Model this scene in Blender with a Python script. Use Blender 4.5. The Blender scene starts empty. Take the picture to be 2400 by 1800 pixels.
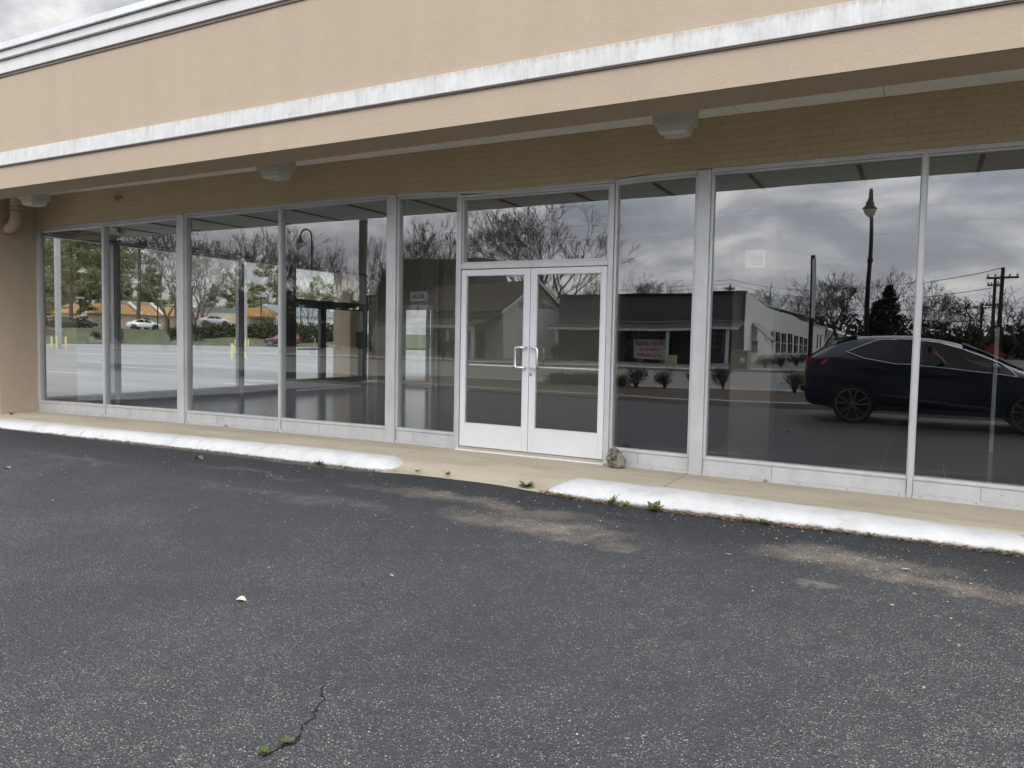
import bpy, bmesh, math, random
from mathutils import Vector, Matrix, noise
rnd = random.Random(7)
scene = bpy.context.scene
COL = scene.collection
R = math.radians

# ------------------------------------------------------------------ camera geometry (also used to survey positions)
F_PX, YAW, PITCH, ROLL = 1803.0, R(28.03), R(-3.31), R(1.10)
CAM = Vector((0.0, -7.712, 1.327))
_fw = Vector((-math.sin(YAW)*math.cos(PITCH), math.cos(YAW)*math.cos(PITCH), math.sin(PITCH)))
_r0 = Vector((math.cos(YAW), math.sin(YAW), 0)); _u0 = _r0.cross(_fw)
RIGHT = _r0*math.cos(ROLL) + _u0*math.sin(ROLL)
UP = -_r0*math.sin(ROLL) + _u0*math.cos(ROLL)
def survey(px, py, x=None, y=None, z=None):
    """world point that the photograph shows at (px, py), on a known plane"""
    d = _fw + RIGHT*((px-1200)/F_PX) - UP*((py-900)/F_PX)
    if y is not None: t = (y-CAM.y)/d.y
    elif z is not None: t = (z-CAM.z)/d.z
    else: t = (x-CAM.x)/d.x
    return CAM + d*t
def across(px, py, dist, ):
    """the same for something seen mirrored in the shop front: dist metres in front of the glass"""
    p = survey(px, py, y=dist)
    return Vector((p.x, -dist, p.z))

# ------------------------------------------------------------------ nodes
def newmat(name):
    m = bpy.data.materials.new(name); m.use_nodes = True
    nt = m.node_tree; nt.nodes.clear()
    out = nt.nodes.new('ShaderNodeOutputMaterial')
    return m, nt, out
class N:
    """tiny node helper"""
    def __init__(s, nt): s.nt = nt
    def n(s, t, **kw):
        nd = s.nt.nodes.new('ShaderNode'+t)
        for k, v in kw.items():
            if k.startswith('_'): setattr(nd, k[1:], v)
            else:
                key = int(k[1:]) if k[0] == 'i' and k[1:].isdigit() else k.replace('_', ' ')
                if hasattr(v, 'is_linked') or hasattr(v, 'links'): s.nt.links.new(v, nd.inputs[key])
                else: nd.inputs[key].default_value = v
        return nd
    def pos(s):
        return s.n('NewGeometry').outputs['Position']
    def obj(s):
        return s.n('TexCoord').outputs['Object']
    def mapping(s, v, sc=(1,1,1), loc=(0,0,0), rot=(0,0,0)):
        return s.n('Mapping', i0=v, i1=loc, i2=rot, i3=sc).outputs[0]
    def noise(s, v, scale=5, detail=4, rough=.55, dist=0):
        return s.n('TexNoise', Vector=v, Scale=scale, Detail=detail, Roughness=rough, Distortion=dist).outputs[0]
    def ramp(s, f, stops):
        r = s.n('ValToRGB', i0=f); e = r.color_ramp.elements
        while len(e) < len(stops): e.new(.5)
        for el, (p, c) in zip(e, stops):
            el.position = p; el.color = (*c, 1) if len(c) == 3 else c
        return r.outputs[0]
    def mix(s, f, a, b, mode='MIX'):
        m = s.n('Mix', _data_type='RGBA', _blend_type=mode)
        for i, v in ((0, f), (6, a), (7, b)):
            if hasattr(v, 'is_linked'): s.nt.links.new(v, m.inputs[i])
            elif i == 0: m.inputs[0].default_value = v
            else: m.inputs[i].default_value = (*v, 1) if len(v) == 3 else v
        return m.outputs[2]
    def math(s, op, a, b=0.0, c=0.0, clamp=False):
        m = s.n('Math', _operation=op, _use_clamp=clamp)
        for i, v in enumerate((a, b, c)):
            if hasattr(v, 'is_linked'): s.nt.links.new(v, m.inputs[i])
            else: m.inputs[i].default_value = v
        return m.outputs[0]
    def step(s, v, a, b):
        return s.n('MapRange', i0=v, i1=a, i2=b, i3=0.0, i4=1.0, _clamp=True).outputs[0]
    def bump(s, h, strength=.3, dist=.01):
        return s.n('Bump', Strength=strength, Distance=dist, Height=h).outputs[0]
MATS = {}
def plain(name, col, rough=.7, metal=0.0, var=.12, vscale=3.0, bump=0.0, bscale=40.0, bdist=.01, spec=.5, coat=0.0):
    """a simple weathered material: base colour with low and high frequency variation"""
    if name in MATS: return MATS[name]
    m, nt, out = newmat(name); h = N(nt); p = h.pos()
    a = h.noise(p, vscale, 5, .6); b = h.noise(p, vscale*9, 3, .6)
    f = h.math('ADD', h.math('MULTIPLY', a, .7), h.math('MULTIPLY', b, .3))
    lo = [c*(1-var) for c in col]; hi = [min(1, c*(1+var)) for c in col]
    c = h.ramp(f, [(.32, lo), (.68, hi)])
    bs = h.n('BsdfPrincipled', Base_Color=c, Roughness=rough, Metallic=metal)
    bs.inputs['Specular IOR Level'].default_value = spec
    bs.inputs['Coat Weight'].default_value = coat
    if bump: nt.links.new(h.bump(h.noise(p, bscale, 4, .6), bump, bdist), bs.inputs['Normal'])
    nt.links.new(bs.outputs[0], out.inputs[0]); MATS[name] = m
    return m

# ------------------------------------------------------------------ meshes
class MB:
    def __init__(s): s.v = []; s.f = []; s.mi = []
    def add(s, vs, fs, mi=0):
        o = len(s.v); s.v += [tuple(v) for v in vs]
        s.f += [tuple(o+i for i in f) for f in fs]; s.mi += [mi]*len(fs); return s
    def box(s, x0, x1, y0, y1, z0, z1, mi=0):
        return s.add([(x0,y0,z0),(x1,y0,z0),(x1,y1,z0),(x0,y1,z0),(x0,y0,z1),(x1,y0,z1),(x1,y1,z1),(x0,y1,z1)],
                     [(3,2,1,0),(4,5,6,7),(0,1,5,4),(1,2,6,5),(2,3,7,6),(3,0,4,7)], mi)
    def longbox(s, x0, x1, y0, y1, z0, z1, step=.5, mi=0):
        n = max(1, int(round((x1-x0)/step))); 
        for i in range(n+1):
            x = x0+(x1-x0)*i/n
            s.v += [(x,y0,z0),(x,y1,z0),(x,y1,z1),(x,y0,z1)]
        o = len(s.v)-4*(n+1)
        for i in range(n):
            a = o+4*i; b = a+4
            for k in range(4):
                k2 = (k+1) % 4; s.f.append((a+k, a+k2, b+k2, b+k)); s.mi.append(mi)
        s.f.append((o, o+3, o+2, o+1)); s.mi.append(mi)
        a = o+4*n; s.f.append((a, a+1, a+2, a+3)); s.mi.append(mi)
        return s
    def poly(s, pts, mi=0): return s.add(pts, [tuple(range(len(pts)))], mi)
    def prism(s, pts, d, mi=0):
        """closed polygon pts (3D) extruded by vector d"""
        n = len(pts); d = Vector(d); q = [Vector(p) for p in pts]
        return s.add(q+[p+d for p in q], [tuple(range(n))[::-1], tuple(range(n, 2*n))]+[(i, (i+1) % n, n+(i+1) % n, n+i) for i in range(n)], mi)
    def tube(s, path, rad, n=8, cap=True, mi=0):
        P = [Vector(p) for p in path]
        if not isinstance(rad, (list, tuple)): rad = [rad]*len(P)
        o = len(s.v); u = None
        for i, p in enumerate(P):
            t = (P[min(i+1, len(P)-1)]-P[max(i-1, 0)])
            if t.length < 1e-9: t = Vector((0,0,1))
            t.normalize()
            if u is None:
                u = t.orthogonal().normalized()
            else:
                u = (u - t*u.dot(t))
                u = u.normalized() if u.length > 1e-6 else t.orthogonal().normalized()
            w = t.cross(u)
            for k in range(n):
                a = 2*math.pi*k/n
                s.v.append(tuple(p + (u*math.cos(a)+w*math.sin(a))*rad[i]))
        for i in range(len(P)-1):
            for k in range(n):
                k2 = (k+1) % n
                s.f.append((o+i*n+k, o+i*n+k2, o+(i+1)*n+k2, o+(i+1)*n+k)); s.mi.append(mi)
        if cap:
            s.f.append(tuple(o+k for k in range(n))[::-1]); s.mi.append(mi)
            e = o+(len(P)-1)*n; s.f.append(tuple(e+k for k in range(n))); s.mi.append(mi)
        return s
    def lathe(s, prof, c=(0,0,0), n=16, axis='z', mi=0):
        c = Vector(c); o = len(s.v)
        for r, h in prof:
            for k in range(n):
                a = 2*math.pi*k/n; p = (r*math.cos(a), r*math.sin(a), h)
                if axis == 'y': p = (p[0], p[2], p[1])
                if axis == 'x': p = (p[2], p[0], p[1])
                s.v.append(tuple(c+Vector(p)))
        for i in range(len(prof)-1):
            for k in range(n):
                k2 = (k+1) % n
                s.f.append((o+i*n+k, o+i*n+k2, o+(i+1)*n+k2, o+(i+1)*n+k)); s.mi.append(mi)
        s.f.append(tuple(o+k for k in range(n))[::-1]); s.mi.append(mi)
        e = o+(len(prof)-1)*n; s.f.append(tuple(e+k for k in range(n))); s.mi.append(mi)
        return s
    def ball(s, c, r, nu=12, nv=8, jit=0, rg=None, mi=0):
        c = Vector(c); r = Vector(r) if hasattr(r, '__len__') else Vector((r,r,r))
        rg = rg or rnd; o = len(s.v)
        for j in range(nv+1):
            th = math.pi*j/nv
            for k in range(nu):
                a = 2*math.pi*k/nu; q = 1+(rg.uniform(-jit, jit) if 0 < j < nv else 0)
                s.v.append((c.x+r.x*q*math.sin(th)*math.cos(a), c.y+r.y*q*math.sin(th)*math.sin(a), c.z+r.z*q*math.cos(th)))
        for j in range(nv):
            for k in range(nu):
                k2 = (k+1) % nu
                s.f.append((o+j*nu+k, o+(j+1)*nu+k, o+(j+1)*nu+k2, o+j*nu+k2)); s.mi.append(mi)
        return s
    def mesh(s, name, mats, smooth=False):
        me = bpy.data.meshes.new(name); me.from_pydata(s.v, [], s.f)
        if not isinstance(mats, (list, tuple)): mats = [mats]
        for m in mats: me.materials.append(m)
        if len(mats) > 1: me.polygons.foreach_set('material_index', s.mi)
        if smooth: me.polygons.foreach_set('use_smooth', [True]*len(s.f))
        me.update(); return me
    def build(s, name, mats, parent=None, smooth=False, bevel=0, warp=False, auto=None, sub=0, local=True):
        if warp: s.v = [warped(v) for v in s.v]
        o = bpy.data.objects.new(name, s.mesh(name, mats, smooth)); COL.objects.link(o)
        if parent is not None:
            o.parent = parent
            if not local: o.matrix_parent_inverse = Matrix.Translation(root_loc(parent)).inverted()
        if sub:
            md = o.modifiers.new('sub', 'SUBSURF'); md.levels = sub; md.render_levels = sub
        if bevel:
            md = o.modifiers.new('bevel', 'BEVEL'); md.width = bevel; md.segments = 2; md.limit_method = 'ANGLE'; md.angle_limit = R(40)
        return o
def root_loc(o):
    l = Vector((0,0,0))
    while o: l += o.location; o = o.parent
    return l
def lerp_tab(tab, x):
    if x <= tab[0][0]: return tab[0][1]
    for (a, p), (b, q) in zip(tab, tab[1:]):
        if x <= b: return p+(q-p)*(x-a)/(b-a)
    return tab[-1][1]
# the old slab and the frames standing on it have settled a little unevenly along the front
SETTLE = [(-13.3,-.05),(-11.5,-.02),(-9.7,.0),(-5.8,.022),(-3,.012),(-2,0),(0,-.018),(1,-.032),(6,-.05)]
HEADS = [(-13.3,-.02),(-11.4,-.008),(-9.7,.018),(-5.9,.032),(-4.9,.0),(-4.8,-.03),(-2.95,-.032),(-2.8,-.01),(-1.9,.0),(0,.008),(6,.01)]
def warped(v):
    x, y, z = v
    if y > 1.0: return v
    a, b = lerp_tab(SETTLE, x), lerp_tab(HEADS, x); t = min(1, max(0, z/3.02))
    return (x, y, z + a*(1-t)+b*t)
def tag(o, label=None, cat=None, group=None, kind=None):
    if label: o['label'] = label
    if cat: o['category'] = cat
    if group: o['group'] = group
    if kind: o['kind'] = kind
    return o
def thing(name, label, cat, loc=(0,0,0), rz=0.0, group=None):
    o = bpy.data.objects.new(name, None); COL.objects.link(o); o.empty_display_size = .2
    o.location = loc; o.rotation_euler = (0, 0, rz)
    return tag(o, label, cat, group)
def kids(o): return [c for c in bpy.data.objects if c.parent == o]
def dup(o, loc=None, rz=None, scale=None, label=None, mats=None):
    def cp(a, par):
        c = a.copy(); COL.objects.link(c)
        if par is not None: c.parent = par
        for k in kids_map.get(a.name, []): cp(k, c)
        return c
    kids_map = {}
    for c in bpy.data.objects:
        if c.parent: kids_map.setdefault(c.parent.name, []).append(c)
    r = cp(o, None)
    if loc is not None: r.location = loc
    if rz is not None: r.rotation_euler = (0, 0, rz)
    if scale is not None: r.scale = scale if hasattr(scale, '__len__') else (scale,)*3
    if label: r['label'] = label
    return r
def text_mesh(body, size, mat, name, depth=.002, align='CENTER', bold=0.0, space=1.0, xs=1.0):
    cu = bpy.data.curves.new(name, 'FONT'); cu.body = body; cu.size = size; cu.align_x = align; cu.extrude = depth; cu.offset = bold
    cu.space_character = space
    ob = bpy.data.objects.new(name, cu); COL.objects.link(ob)
    dg = bpy.context.evaluated_depsgraph_get(); dg.update()
    me = bpy.data.meshes.new_from_object(ob.evaluated_get(dg))
    bpy.data.objects.remove(ob); bpy.data.curves.remove(cu)
    me.materials.clear(); me.materials.append(mat)
    if xs != 1.0:
        for v in me.vertices: v.co.x *= xs
    return me
def meshobj(name, me, parent=None, loc=(0,0,0), rot=(0,0,0)):
    o = bpy.data.objects.new(name, me); COL.objects.link(o); o.parent = parent; o.location = loc; o.rotation_euler = rot
    return o
# ------------------------------------------------------------------ materials
def stucco(name, col, streak=.1):
    m, nt, out = newmat(name); h = N(nt); p = h.pos()
    st = h.noise(h.mapping(p, (1.6, 1.6, .12)), 2.2, 5, .65)
    lg = h.noise(p, .45, 3, .5)
    f = h.math('ADD', h.math('MULTIPLY', st, .55), h.math('MULTIPLY', lg, .45))
    c = h.ramp(f, [(.3, [x*(1-streak) for x in col]), (.7, [x*(1+streak) for x in col])])
    fleck = h.noise(h.mapping(p, (1, 1, .25)), 9, 3, .7)
    c = h.mix(h.math('MULTIPLY', h.step(fleck, .66, .72), .35), c, [x*1.25 for x in col])
    bs = h.n('BsdfPrincipled', Base_Color=c, Roughness=.9)
    bs.inputs['Specular IOR Level'].default_value = .2
    g = h.math('ADD', h.noise(p, 55, 4, .65), h.math('MULTIPLY', h.noise(p, 6, 3, .6), 1.5))
    nt.links.new(h.bump(g, .5, .006), bs.inputs['Normal'])
    nt.links.new(bs.outputs[0], out.inputs[0]); return m
M_STUCCO = stucco('tan_stucco', (.44, .358, .272), .045)
M_BEAM = stucco('tan_stucco_soffit', (.47, .37, .262), .05)
def trim_white():
    m, nt, out = newmat('weathered_white_trim'); h = N(nt); p = h.pos()
    st = h.noise(h.mapping(p, (3, 3, 1.6)), 2.4, 6, .7)
    fine = h.noise(h.mapping(p, (18, 18, 2.0)), 2.0, 5, .75)
    f = h.math('ADD', h.math('MULTIPLY', st, .6), h.math('MULTIPLY', fine, .4))
    c = h.ramp(f, [(.3, (.42,.415,.40)), (.45, (.58,.58,.57)), (.62, (.69,.69,.69))])
    z = h.n('SeparateXYZ', i0=p).outputs[2]
    edge = h.step(h.math('ADD', z, h.math('MULTIPLY', fine, -.16)), 3.535, 3.575)
    c = h.mix(h.math('MULTIPLY', edge, .55), c, (.40,.35,.28))
    bs = h.n('BsdfPrincipled', Base_Color=c, Roughness=.85); bs.inputs['Specular IOR Level'].default_value = .2
    nt.links.new(h.bump(h.noise(p, 30, 4, .65), .4, .006), bs.inputs['Normal'])
    nt.links.new(bs.outputs[0], out.inputs[0]); return m
M_TRIM = trim_white()
M_CORNICE = stucco('cornice_grey_white', (.66,.65,.65), .12)
M_COPING = plain('metal_coping', (.66,.67,.69), .38, .55, .18, 1.5)
M_DKBROWN = plain('dark_brown', (.17,.145,.125), .8)
M_SOFFIT = plain('soffit_white', (.88,.87,.81), .8, var=.06)
def brick():
    m, nt, out = newmat('painted_brick'); h = N(nt); p = h.pos()
    sx = h.n('SeparateXYZ', i0=p)
    wv = h.math('MULTIPLY', h.math('SUBTRACT', h.noise(p, 5, 3, .6), .5), .014)
    v = h.n('CombineXYZ', i0=h.math('ADD', h.math('ADD', sx.outputs[0], sx.outputs[1]), h.math('MULTIPLY', wv, 2.0)), i1=h.math('ADD', h.math('ADD', sx.outputs[2], .004), wv), i2=0.0).outputs[0]
    b = h.n('TexBrick', Vector=v, Color1=(.56,.45,.29,1), Color2=(.52,.415,.262,1), Mortar=(.45,.36,.22,1), Scale=1.0, Mortar_Size=.005, Mortar_Smooth=.3, Bias=0.0, Brick_Width=.205, Row_Height=.0695)
    dirt = h.noise(p, 1.3, 5, .65); dr2 = h.noise(p, 14, 4, .6)
    c = h.mix(h.math('MULTIPLY', h.step(dirt, .45, .75), .35), b.outputs[0], (.40,.28,.18))
    c = h.mix(h.math('MULTIPLY', dr2, .3), c, (.46,.37,.22))
    bs = h.n('BsdfPrincipled', Base_Color=c, Roughness=.75)
    hh = h.math('ADD', h.math('MULTIPLY', b.outputs[1], -1.0), h.math('MULTIPLY', h.noise(p, 40, 4, .6), .35))
    nt.links.new(h.bump(hh, .5, .005), bs.inputs['Normal'])
    nt.links.new(bs.outputs[0], out.inputs[0]); return m
M_BRICK = brick()
def alu(name, col, rough=.42, metal=.55, dirt=.25):
    m, nt, out = newmat(name); h = N(nt); p = h.pos()
    a = h.noise(h.mapping(p, (1, 1, .5)), 4, 6, .7); b = h.noise(p, 30, 4, .7)
    c = h.ramp(a, [(.3, [x*(1-dirt) for x in col]), (.62, col)])
    spot = h.step(h.noise(p, 18, 2, .8), .68, .74)
    c = h.mix(h.math('MULTIPLY', spot, .14), c, (.30,.26,.2))
    z = h.n('SeparateXYZ', i0=p).outputs[2]
    low = h.math('MULTIPLY', h.math('SUBTRACT', 1.0, h.step(z, .0, .07)), h.step(b, .45, .7))
    c = h.mix(h.math('MULTIPLY', low, .22), c, (.35,.29,.2))
    r = h.math('ADD', h.math('MULTIPLY', b, .25), rough-.12)
    bs = h.n('BsdfPrincipled', Base_Color=c, Roughness=r, Metallic=metal)
    nt.links.new(h.bump(b, .06, .003), bs.inputs['Normal'])
    nt.links.new(bs.outputs[0], out.inputs[0]); return m
M_ALU = alu('silver_aluminium', (.58,.585,.595), .42, .35, .17)
M_DOOR = alu('bright_door_aluminium', (.72,.725,.75), .5, .25, .05)
M_ALU_DK = alu('dark_anodised_frame', (.20,.20,.205), .5, .2)
M_CHROME = plain('polished_metal', (.85,.85,.87), .2, 1.0, .04)
def glass(name, r0=.10, tint=(.955,.965,.962), wavy=.0026, film=.0):
    m, nt, out = newmat(name); h = N(nt); p = h.pos()
    lw = h.n('LayerWeight', Blend=.5)
    f5 = h.math('POWER', lw.outputs[1], 5.0)
    fac = h.math('ADD', h.math('MULTIPLY', f5, 1-r0), r0)
    nz = h.noise(p, .55, 2, .5)
    nb = h.bump(nz, 1.0, wavy)
    gl = h.n('BsdfGlossy', Color=(.97,.98,1,1), Roughness=0.0, Normal=nb)
    tr = h.n('BsdfTransparent', Color=(*tint, 1))
    mx = h.n('MixShader', i0=fac, i1=tr.outputs[0], i2=gl.outputs[0])
    last = mx.outputs[0]
    # a thin uneven film of dust and wiping marks
    dust = h.step(h.noise(h.mapping(p, (1, 1, 2.2)), 1.7, 6, .65), .45, .8)
    df = h.n('BsdfDiffuse', Color=(.5,.5,.48,1))
    mx2 = h.n('MixShader', i0=h.math('MULTIPLY', dust, .006), i1=last, i2=df.outputs[0])
    nt.links.new(mx2.outputs[0], out.inputs[0]); return m
M_GLASS = glass('shop_glass', .108)
M_GLASS_IN = glass('side_glass', .04, wavy=.0003)
def asphalt(name, seal, spec_col, old=False):
    m, nt, out = newmat(name); h = N(nt); p = h.pos()
    s = h.n('SeparateXYZ', i0=p); x, y = s.outputs[0], s.outputs[1]
    big = h.noise(p, .42, 5, .6, .6); mid = h.noise(p, 2.2, 5, .65); fine = h.noise(p, 60, 4, .7)
    # wear: the sealer is thinner where tyres run and towards the drive (right and front)
    wear = h.math('ADD', h.math('MULTIPLY', big, 1.1), h.math('MULTIPLY', mid, .45))
    wear = h.math('ADD', wear, h.math('MULTIPLY', h.step(x, -3.5, .6), .40))
    wear = h.math('ADD', wear, h.math('MULTIPLY', h.step(y, -3.4, -5.8), .13))
    wear = h.math('ADD', wear, h.math('MULTIPLY', h.step(y, -1.7, -3.6), .16))
    wear = h.step(wear, .88, 1.45)
    base = h.mix(h.math('MULTIPLY', mid, 1.0), [c*.72 for c in seal], [c*1.22 for c in seal])
    base = h.mix(h.math('MULTIPLY', h.step(fine, .4, .72), .5), base, [c*1.9 for c in seal])
    c = base
    clump = h.noise(p, 9, 4, .7)
    for sc, amt, thr, rad in ((260, .7, .45, .34), (150, .85, .36, .34), (88, .9, .11, .30)):
        vo = h.n('TexVoronoi', Vector=h.mapping(p, (1,1,.2), (sc*.37, 0, 0), (0, 0, sc*.01)), Scale=float(sc), Randomness=1.0)
        cr = h.n('SeparateColor', i0=vo.outputs[1])
        # only a share of the cells are bare stones; the share grows with the wear
        share = h.math('MULTIPLY', h.math('ADD', .055, h.math('MULTIPLY', wear, h.math('ADD', .15, h.step(clump, .34, .70)))), thr)
        pick = h.math('LESS_THAN', cr.outputs[0], share)
        stone = h.math('LESS_THAN', vo.outputs[0], h.math('ADD', rad-.08, h.math('MULTIPLY', cr.outputs[2], .25)))
        k = h.math('MULTIPLY', h.math('MULTIPLY', pick, stone), amt)
        scol = h.mix(cr.outputs[1], [q*.45 for q in spec_col], [min(1, q*1.35) for q in spec_col])
        c = h.mix(k, c, scol)
    dull = h.mix(.6, base, (.20,.19,.165))
    dull = h.mix(h.math('MULTIPLY', fine, .8), dull, (.035,.037,.042))
    c = h.mix(h.math('MULTIPLY', wear, .26), c, dull)
    if not old:
        # washed-out sand and grit lying off the kerb end
        warp_ = h.n('VectorMath', _operation='ADD', i0=p, i1=h.n('VectorMath', _operation='SCALE', i0=h.n('TexNoise', Vector=p, Scale=1.6, Detail=5.0, Roughness=.65).outputs[1], Scale=.85).outputs[0]).outputs[0]
        ws = h.n('SeparateXYZ', i0=warp_)
        msum = None
        for cx, cy, rx, ry, a in ((-3.35,-1.62,1.3,.13,.75),(-2.55,-1.98,.78,.25,1.0),(-2.0,-2.08,.42,.13,.9),(-.42,-1.74,.62,.26,1.0),(.25,-1.98,.62,.13,.8),(-.50,-2.30,.20,.05,.9),(-6.2,-1.55,.9,.07,.5),(-5.0,-2.2,1.3,.10,.35),(-8.4,-2.0,1.0,.10,.4)):
            dx = h.math('DIVIDE', h.math('SUBTRACT', ws.outputs[0], cx+.42), rx)
            dy = h.math('DIVIDE', h.math('SUBTRACT', ws.outputs[1], cy+.0), ry)
            d = h.math('ADD', h.math('MULTIPLY', dx, dx), h.math('MULTIPLY', dy, dy))
            g = h.math('MULTIPLY', h.math('SUBTRACT', 1.0, h.step(d, .15, 1.5)), a)
            msum = g if msum is None else h.math('MAXIMUM', msum, g)
        sand = h.math('MULTIPLY', msum, h.step(h.math('ADD', h.math('ADD', h.math('MULTIPLY', h.noise(p, 85, 4, .8), .75), h.math('MULTIPLY', h.noise(p, 6, 5, .7), .35)), h.math('MULTIPLY', mid, .45)), .60, .86))
        sandc = h.ramp(h.noise(p, 5, 4, .6), [(.35, (.20,.168,.14)), (.6, (.40,.34,.275))])
        c = h.mix(h.math('MULTIPLY', sand, .85), c, sandc)
        # fresh sealer band along the kerb
        band = h.math('MULTIPLY', h.step(y, -2.7, -1.75), h.math('SUBTRACT', 1.0, h.math('MULTIPLY', msum, .8)))
        c = h.mix(h.math('MULTIPLY', band, .8), c, [q*.55 for q in seal])
        # hairline cracks
        vc = h.n('TexVoronoi', Vector=h.n('VectorMath', _operation='ADD', i0=p, i1=h.n('VectorMath', _operation='SCALE', i0=h.n('TexNoise', Vector=p, Scale=2.5, Detail=6.0).outputs[1], Scale=.55).outputs[0]).outputs[0], Scale=.42, _feature='DISTANCE_TO_EDGE')
        crack = h.math('SUBTRACT', 1.0, h.step(vc.outputs[0], .0, .0022))
        crack = h.math('MULTIPLY', crack, h.step(h.noise(p, .8, 3, .5), .56, .66))
        c = h.mix(h.math('MULTIPLY', crack, .35), c, (.012,.012,.012))
    bs = h.n('BsdfPrincipled', Base_Color=c, Roughness=h.math('ADD', .50, h.math('MULTIPLY', fine, .25)))
    bs.inputs['Specular IOR Level'].default_value = .22
    v2 = h.n('TexVoronoi', Vector=p, Scale=80.0).outputs[0]
    hh = h.math('ADD', h.math('MULTIPLY', v2, .9), h.math('ADD', h.math('MULTIPLY', h.noise(p, 34, 5, .75), 1.5), h.math('MULTIPLY', h.noise(p, 7, 3, .6), 1.2)))
    if not old: hh = h.math('SUBTRACT', hh, h.math('MULTIPLY', crack, .6))
    nt.links.new(h.bump(hh, .95, .015), bs.inputs['Normal'])
    nt.links.new(bs.outputs[0], out.inputs[0]); return m
M_ASPH = asphalt('sealed_asphalt', (.062,.065,.074), (.52,.50,.42))
def old_asphalt(name, col, rough=.75):
    m, nt, out = newmat(name); h = N(nt); p = h.pos()
    st = h.noise(h.mapping(p, (.02,.25,1)), 2.5, 6, .65); a = h.noise(p, .18, 5, .6)
    f = h.math('ADD', h.math('MULTIPLY', st, .5), h.math('MULTIPLY', a, .5))
    c = h.ramp(f, [(.32, [q*.72 for q in col]), (.68, [q*1.2 for q in col])])
    c = h.mix(h.math('MULTIPLY', h.noise(p, 30, 4, .7), .25), c, [q*.5 for q in col])
    bs = h.n('BsdfPrincipled', Base_Color=c, Roughness=rough)
    nt.links.new(h.bump(h.noise(p, 40, 4, .7), .4, .01), bs.inputs['Normal'])
    nt.links.new(bs.outputs[0], out.inputs[0]); return m
M_OLDLOT = old_asphalt('old_grey_asphalt', (.30,.305,.31))
M_STREET = old_asphalt('street_asphalt', (.19,.185,.18))
M_LINE = plain('worn_white_paint', (.75,.75,.72), .7, var=.2, vscale=2)
M_LINEY = plain('worn_yellow_paint', (.65,.5,.08), .7, var=.2, vscale=2)
def concrete(name, col, joint=True):
    m, nt, out = newmat(name); h = N(nt); p = h.pos()
    a = h.noise(h.mapping(p, (.5, 1.6, 1)), 1.4, 6, .65); b = h.noise(p, 25, 5, .7); sp = h.noise(p, 120, 3, .6)
    f = h.math('ADD', h.math('MULTIPLY', a, .6), h.math('ADD', h.math('MULTIPLY', b, .25), h.math('MULTIPLY', sp, .15)))
    c = h.ramp(f, [(.34, [q*.70 for q in col]), (.5, col), (.66, [q*1.18 for q in col])])
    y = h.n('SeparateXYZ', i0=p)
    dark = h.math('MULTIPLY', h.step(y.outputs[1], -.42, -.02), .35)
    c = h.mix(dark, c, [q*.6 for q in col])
    stain = h.step(h.noise(h.mapping(p, (1,2.5,1)), 3.4, 5, .7), .62, .78)
    jx = h.math('ABSOLUTE', h.math('SUBTRACT', h.math('FRACT', h.math('MULTIPLY', h.math('ADD', y.outputs[0], 6.63), 1/3.05)), .5))
    jl = h.math('SUBTRACT', 1.0, h.step(jx, .0008, .0026))
    wob = h.math('ADD', y.outputs[1], h.math('MULTIPLY', h.math('SUBTRACT', h.noise(p, 1.2, 6, .7), .5), .12))
    hl = h.math('MULTIPLY', h.math('SUBTRACT', 1.0, h.step(h.math('ABSOLUTE', h.math('ADD', wob, .235)), .001, .005)), h.step(h.noise(p, .7, 3, .5), .45, .55))
    c = h.mix(h.math('MULTIPLY', h.math('MAXIMUM', jl, hl), .75), c, [q*.22 for q in col])
    c = h.mix(h.math('MULTIPLY', stain, .3), c, [q*.45 for q in col])
    bs = h.n('BsdfPrincipled', Base_Color=c, Roughness=.88)
    nt.links.new(h.bump(h.math('ADD', b, h.math('MULTIPLY', sp, .5)), .5, .005), bs.inputs['Normal'])
    nt.links.new(bs.outputs[0], out.inputs[0]); return m
M_CONC = concrete('tan_concrete', (.43,.378,.29))
M_CONC_GREY = plain('grey_concrete', (.42,.41,.38), .9, var=.15, vscale=.8, bump=.3)
def kerb_paint():
    m, nt, out = newmat('white_kerb_paint'); h = N(nt); p = h.pos()
    a = h.noise(p, 3, 6, .7); b = h.noise(p, 28, 5, .7)
    c = h.ramp(a, [(.3, (.44,.445,.445)), (.46, (.56,.565,.57)), (.62, (.62,.625,.63))])
    z = h.n('SeparateXYZ', i0=p).outputs[2]
    # near-black with a ragged edge at the foot, and worn flecks on the top
    foot = h.step(h.math('ADD', z, h.math('MULTIPLY', h.math('SUBTRACT', h.noise(p, 11, 5, .75), .5), .07)), -.066, -.088)
    c = h.mix(h.math('MULTIPLY', foot, .9), c, (.035,.03,.027))
    fl = h.step(h.noise(h.mapping(p, (.5,2,2)), 16, 5, .75), .60, .68)
    c = h.mix(h.math('MULTIPLY', fl, .5), c, (.36,.36,.33))
    vc = h.n('TexVoronoi', Vector=h.mapping(p, (1,.3,.3)), Scale=.3, _feature='DISTANCE_TO_EDGE').outputs[0]
    hair = h.math('MULTIPLY', h.math('SUBTRACT', 1.0, h.step(h.math('ADD', vc, h.math('MULTIPLY', h.math('SUBTRACT', h.noise(p, 9, 6, .7), .5), .06)), .0, .003)), .4)
    c = h.mix(hair, c, (.14,.14,.13))
    bs = h.n('BsdfPrincipled', Base_Color=c, Roughness=.7)
    nt.links.new(h.bump(h.math('ADD', b, h.math('MULTIPLY', h.noise(p, 80, 3, .7), .6)), .55, .008), bs.inputs['Normal'])
    nt.links.new(bs.outputs[0], out.inputs[0]); return m
M_KERB = kerb_paint()
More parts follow.
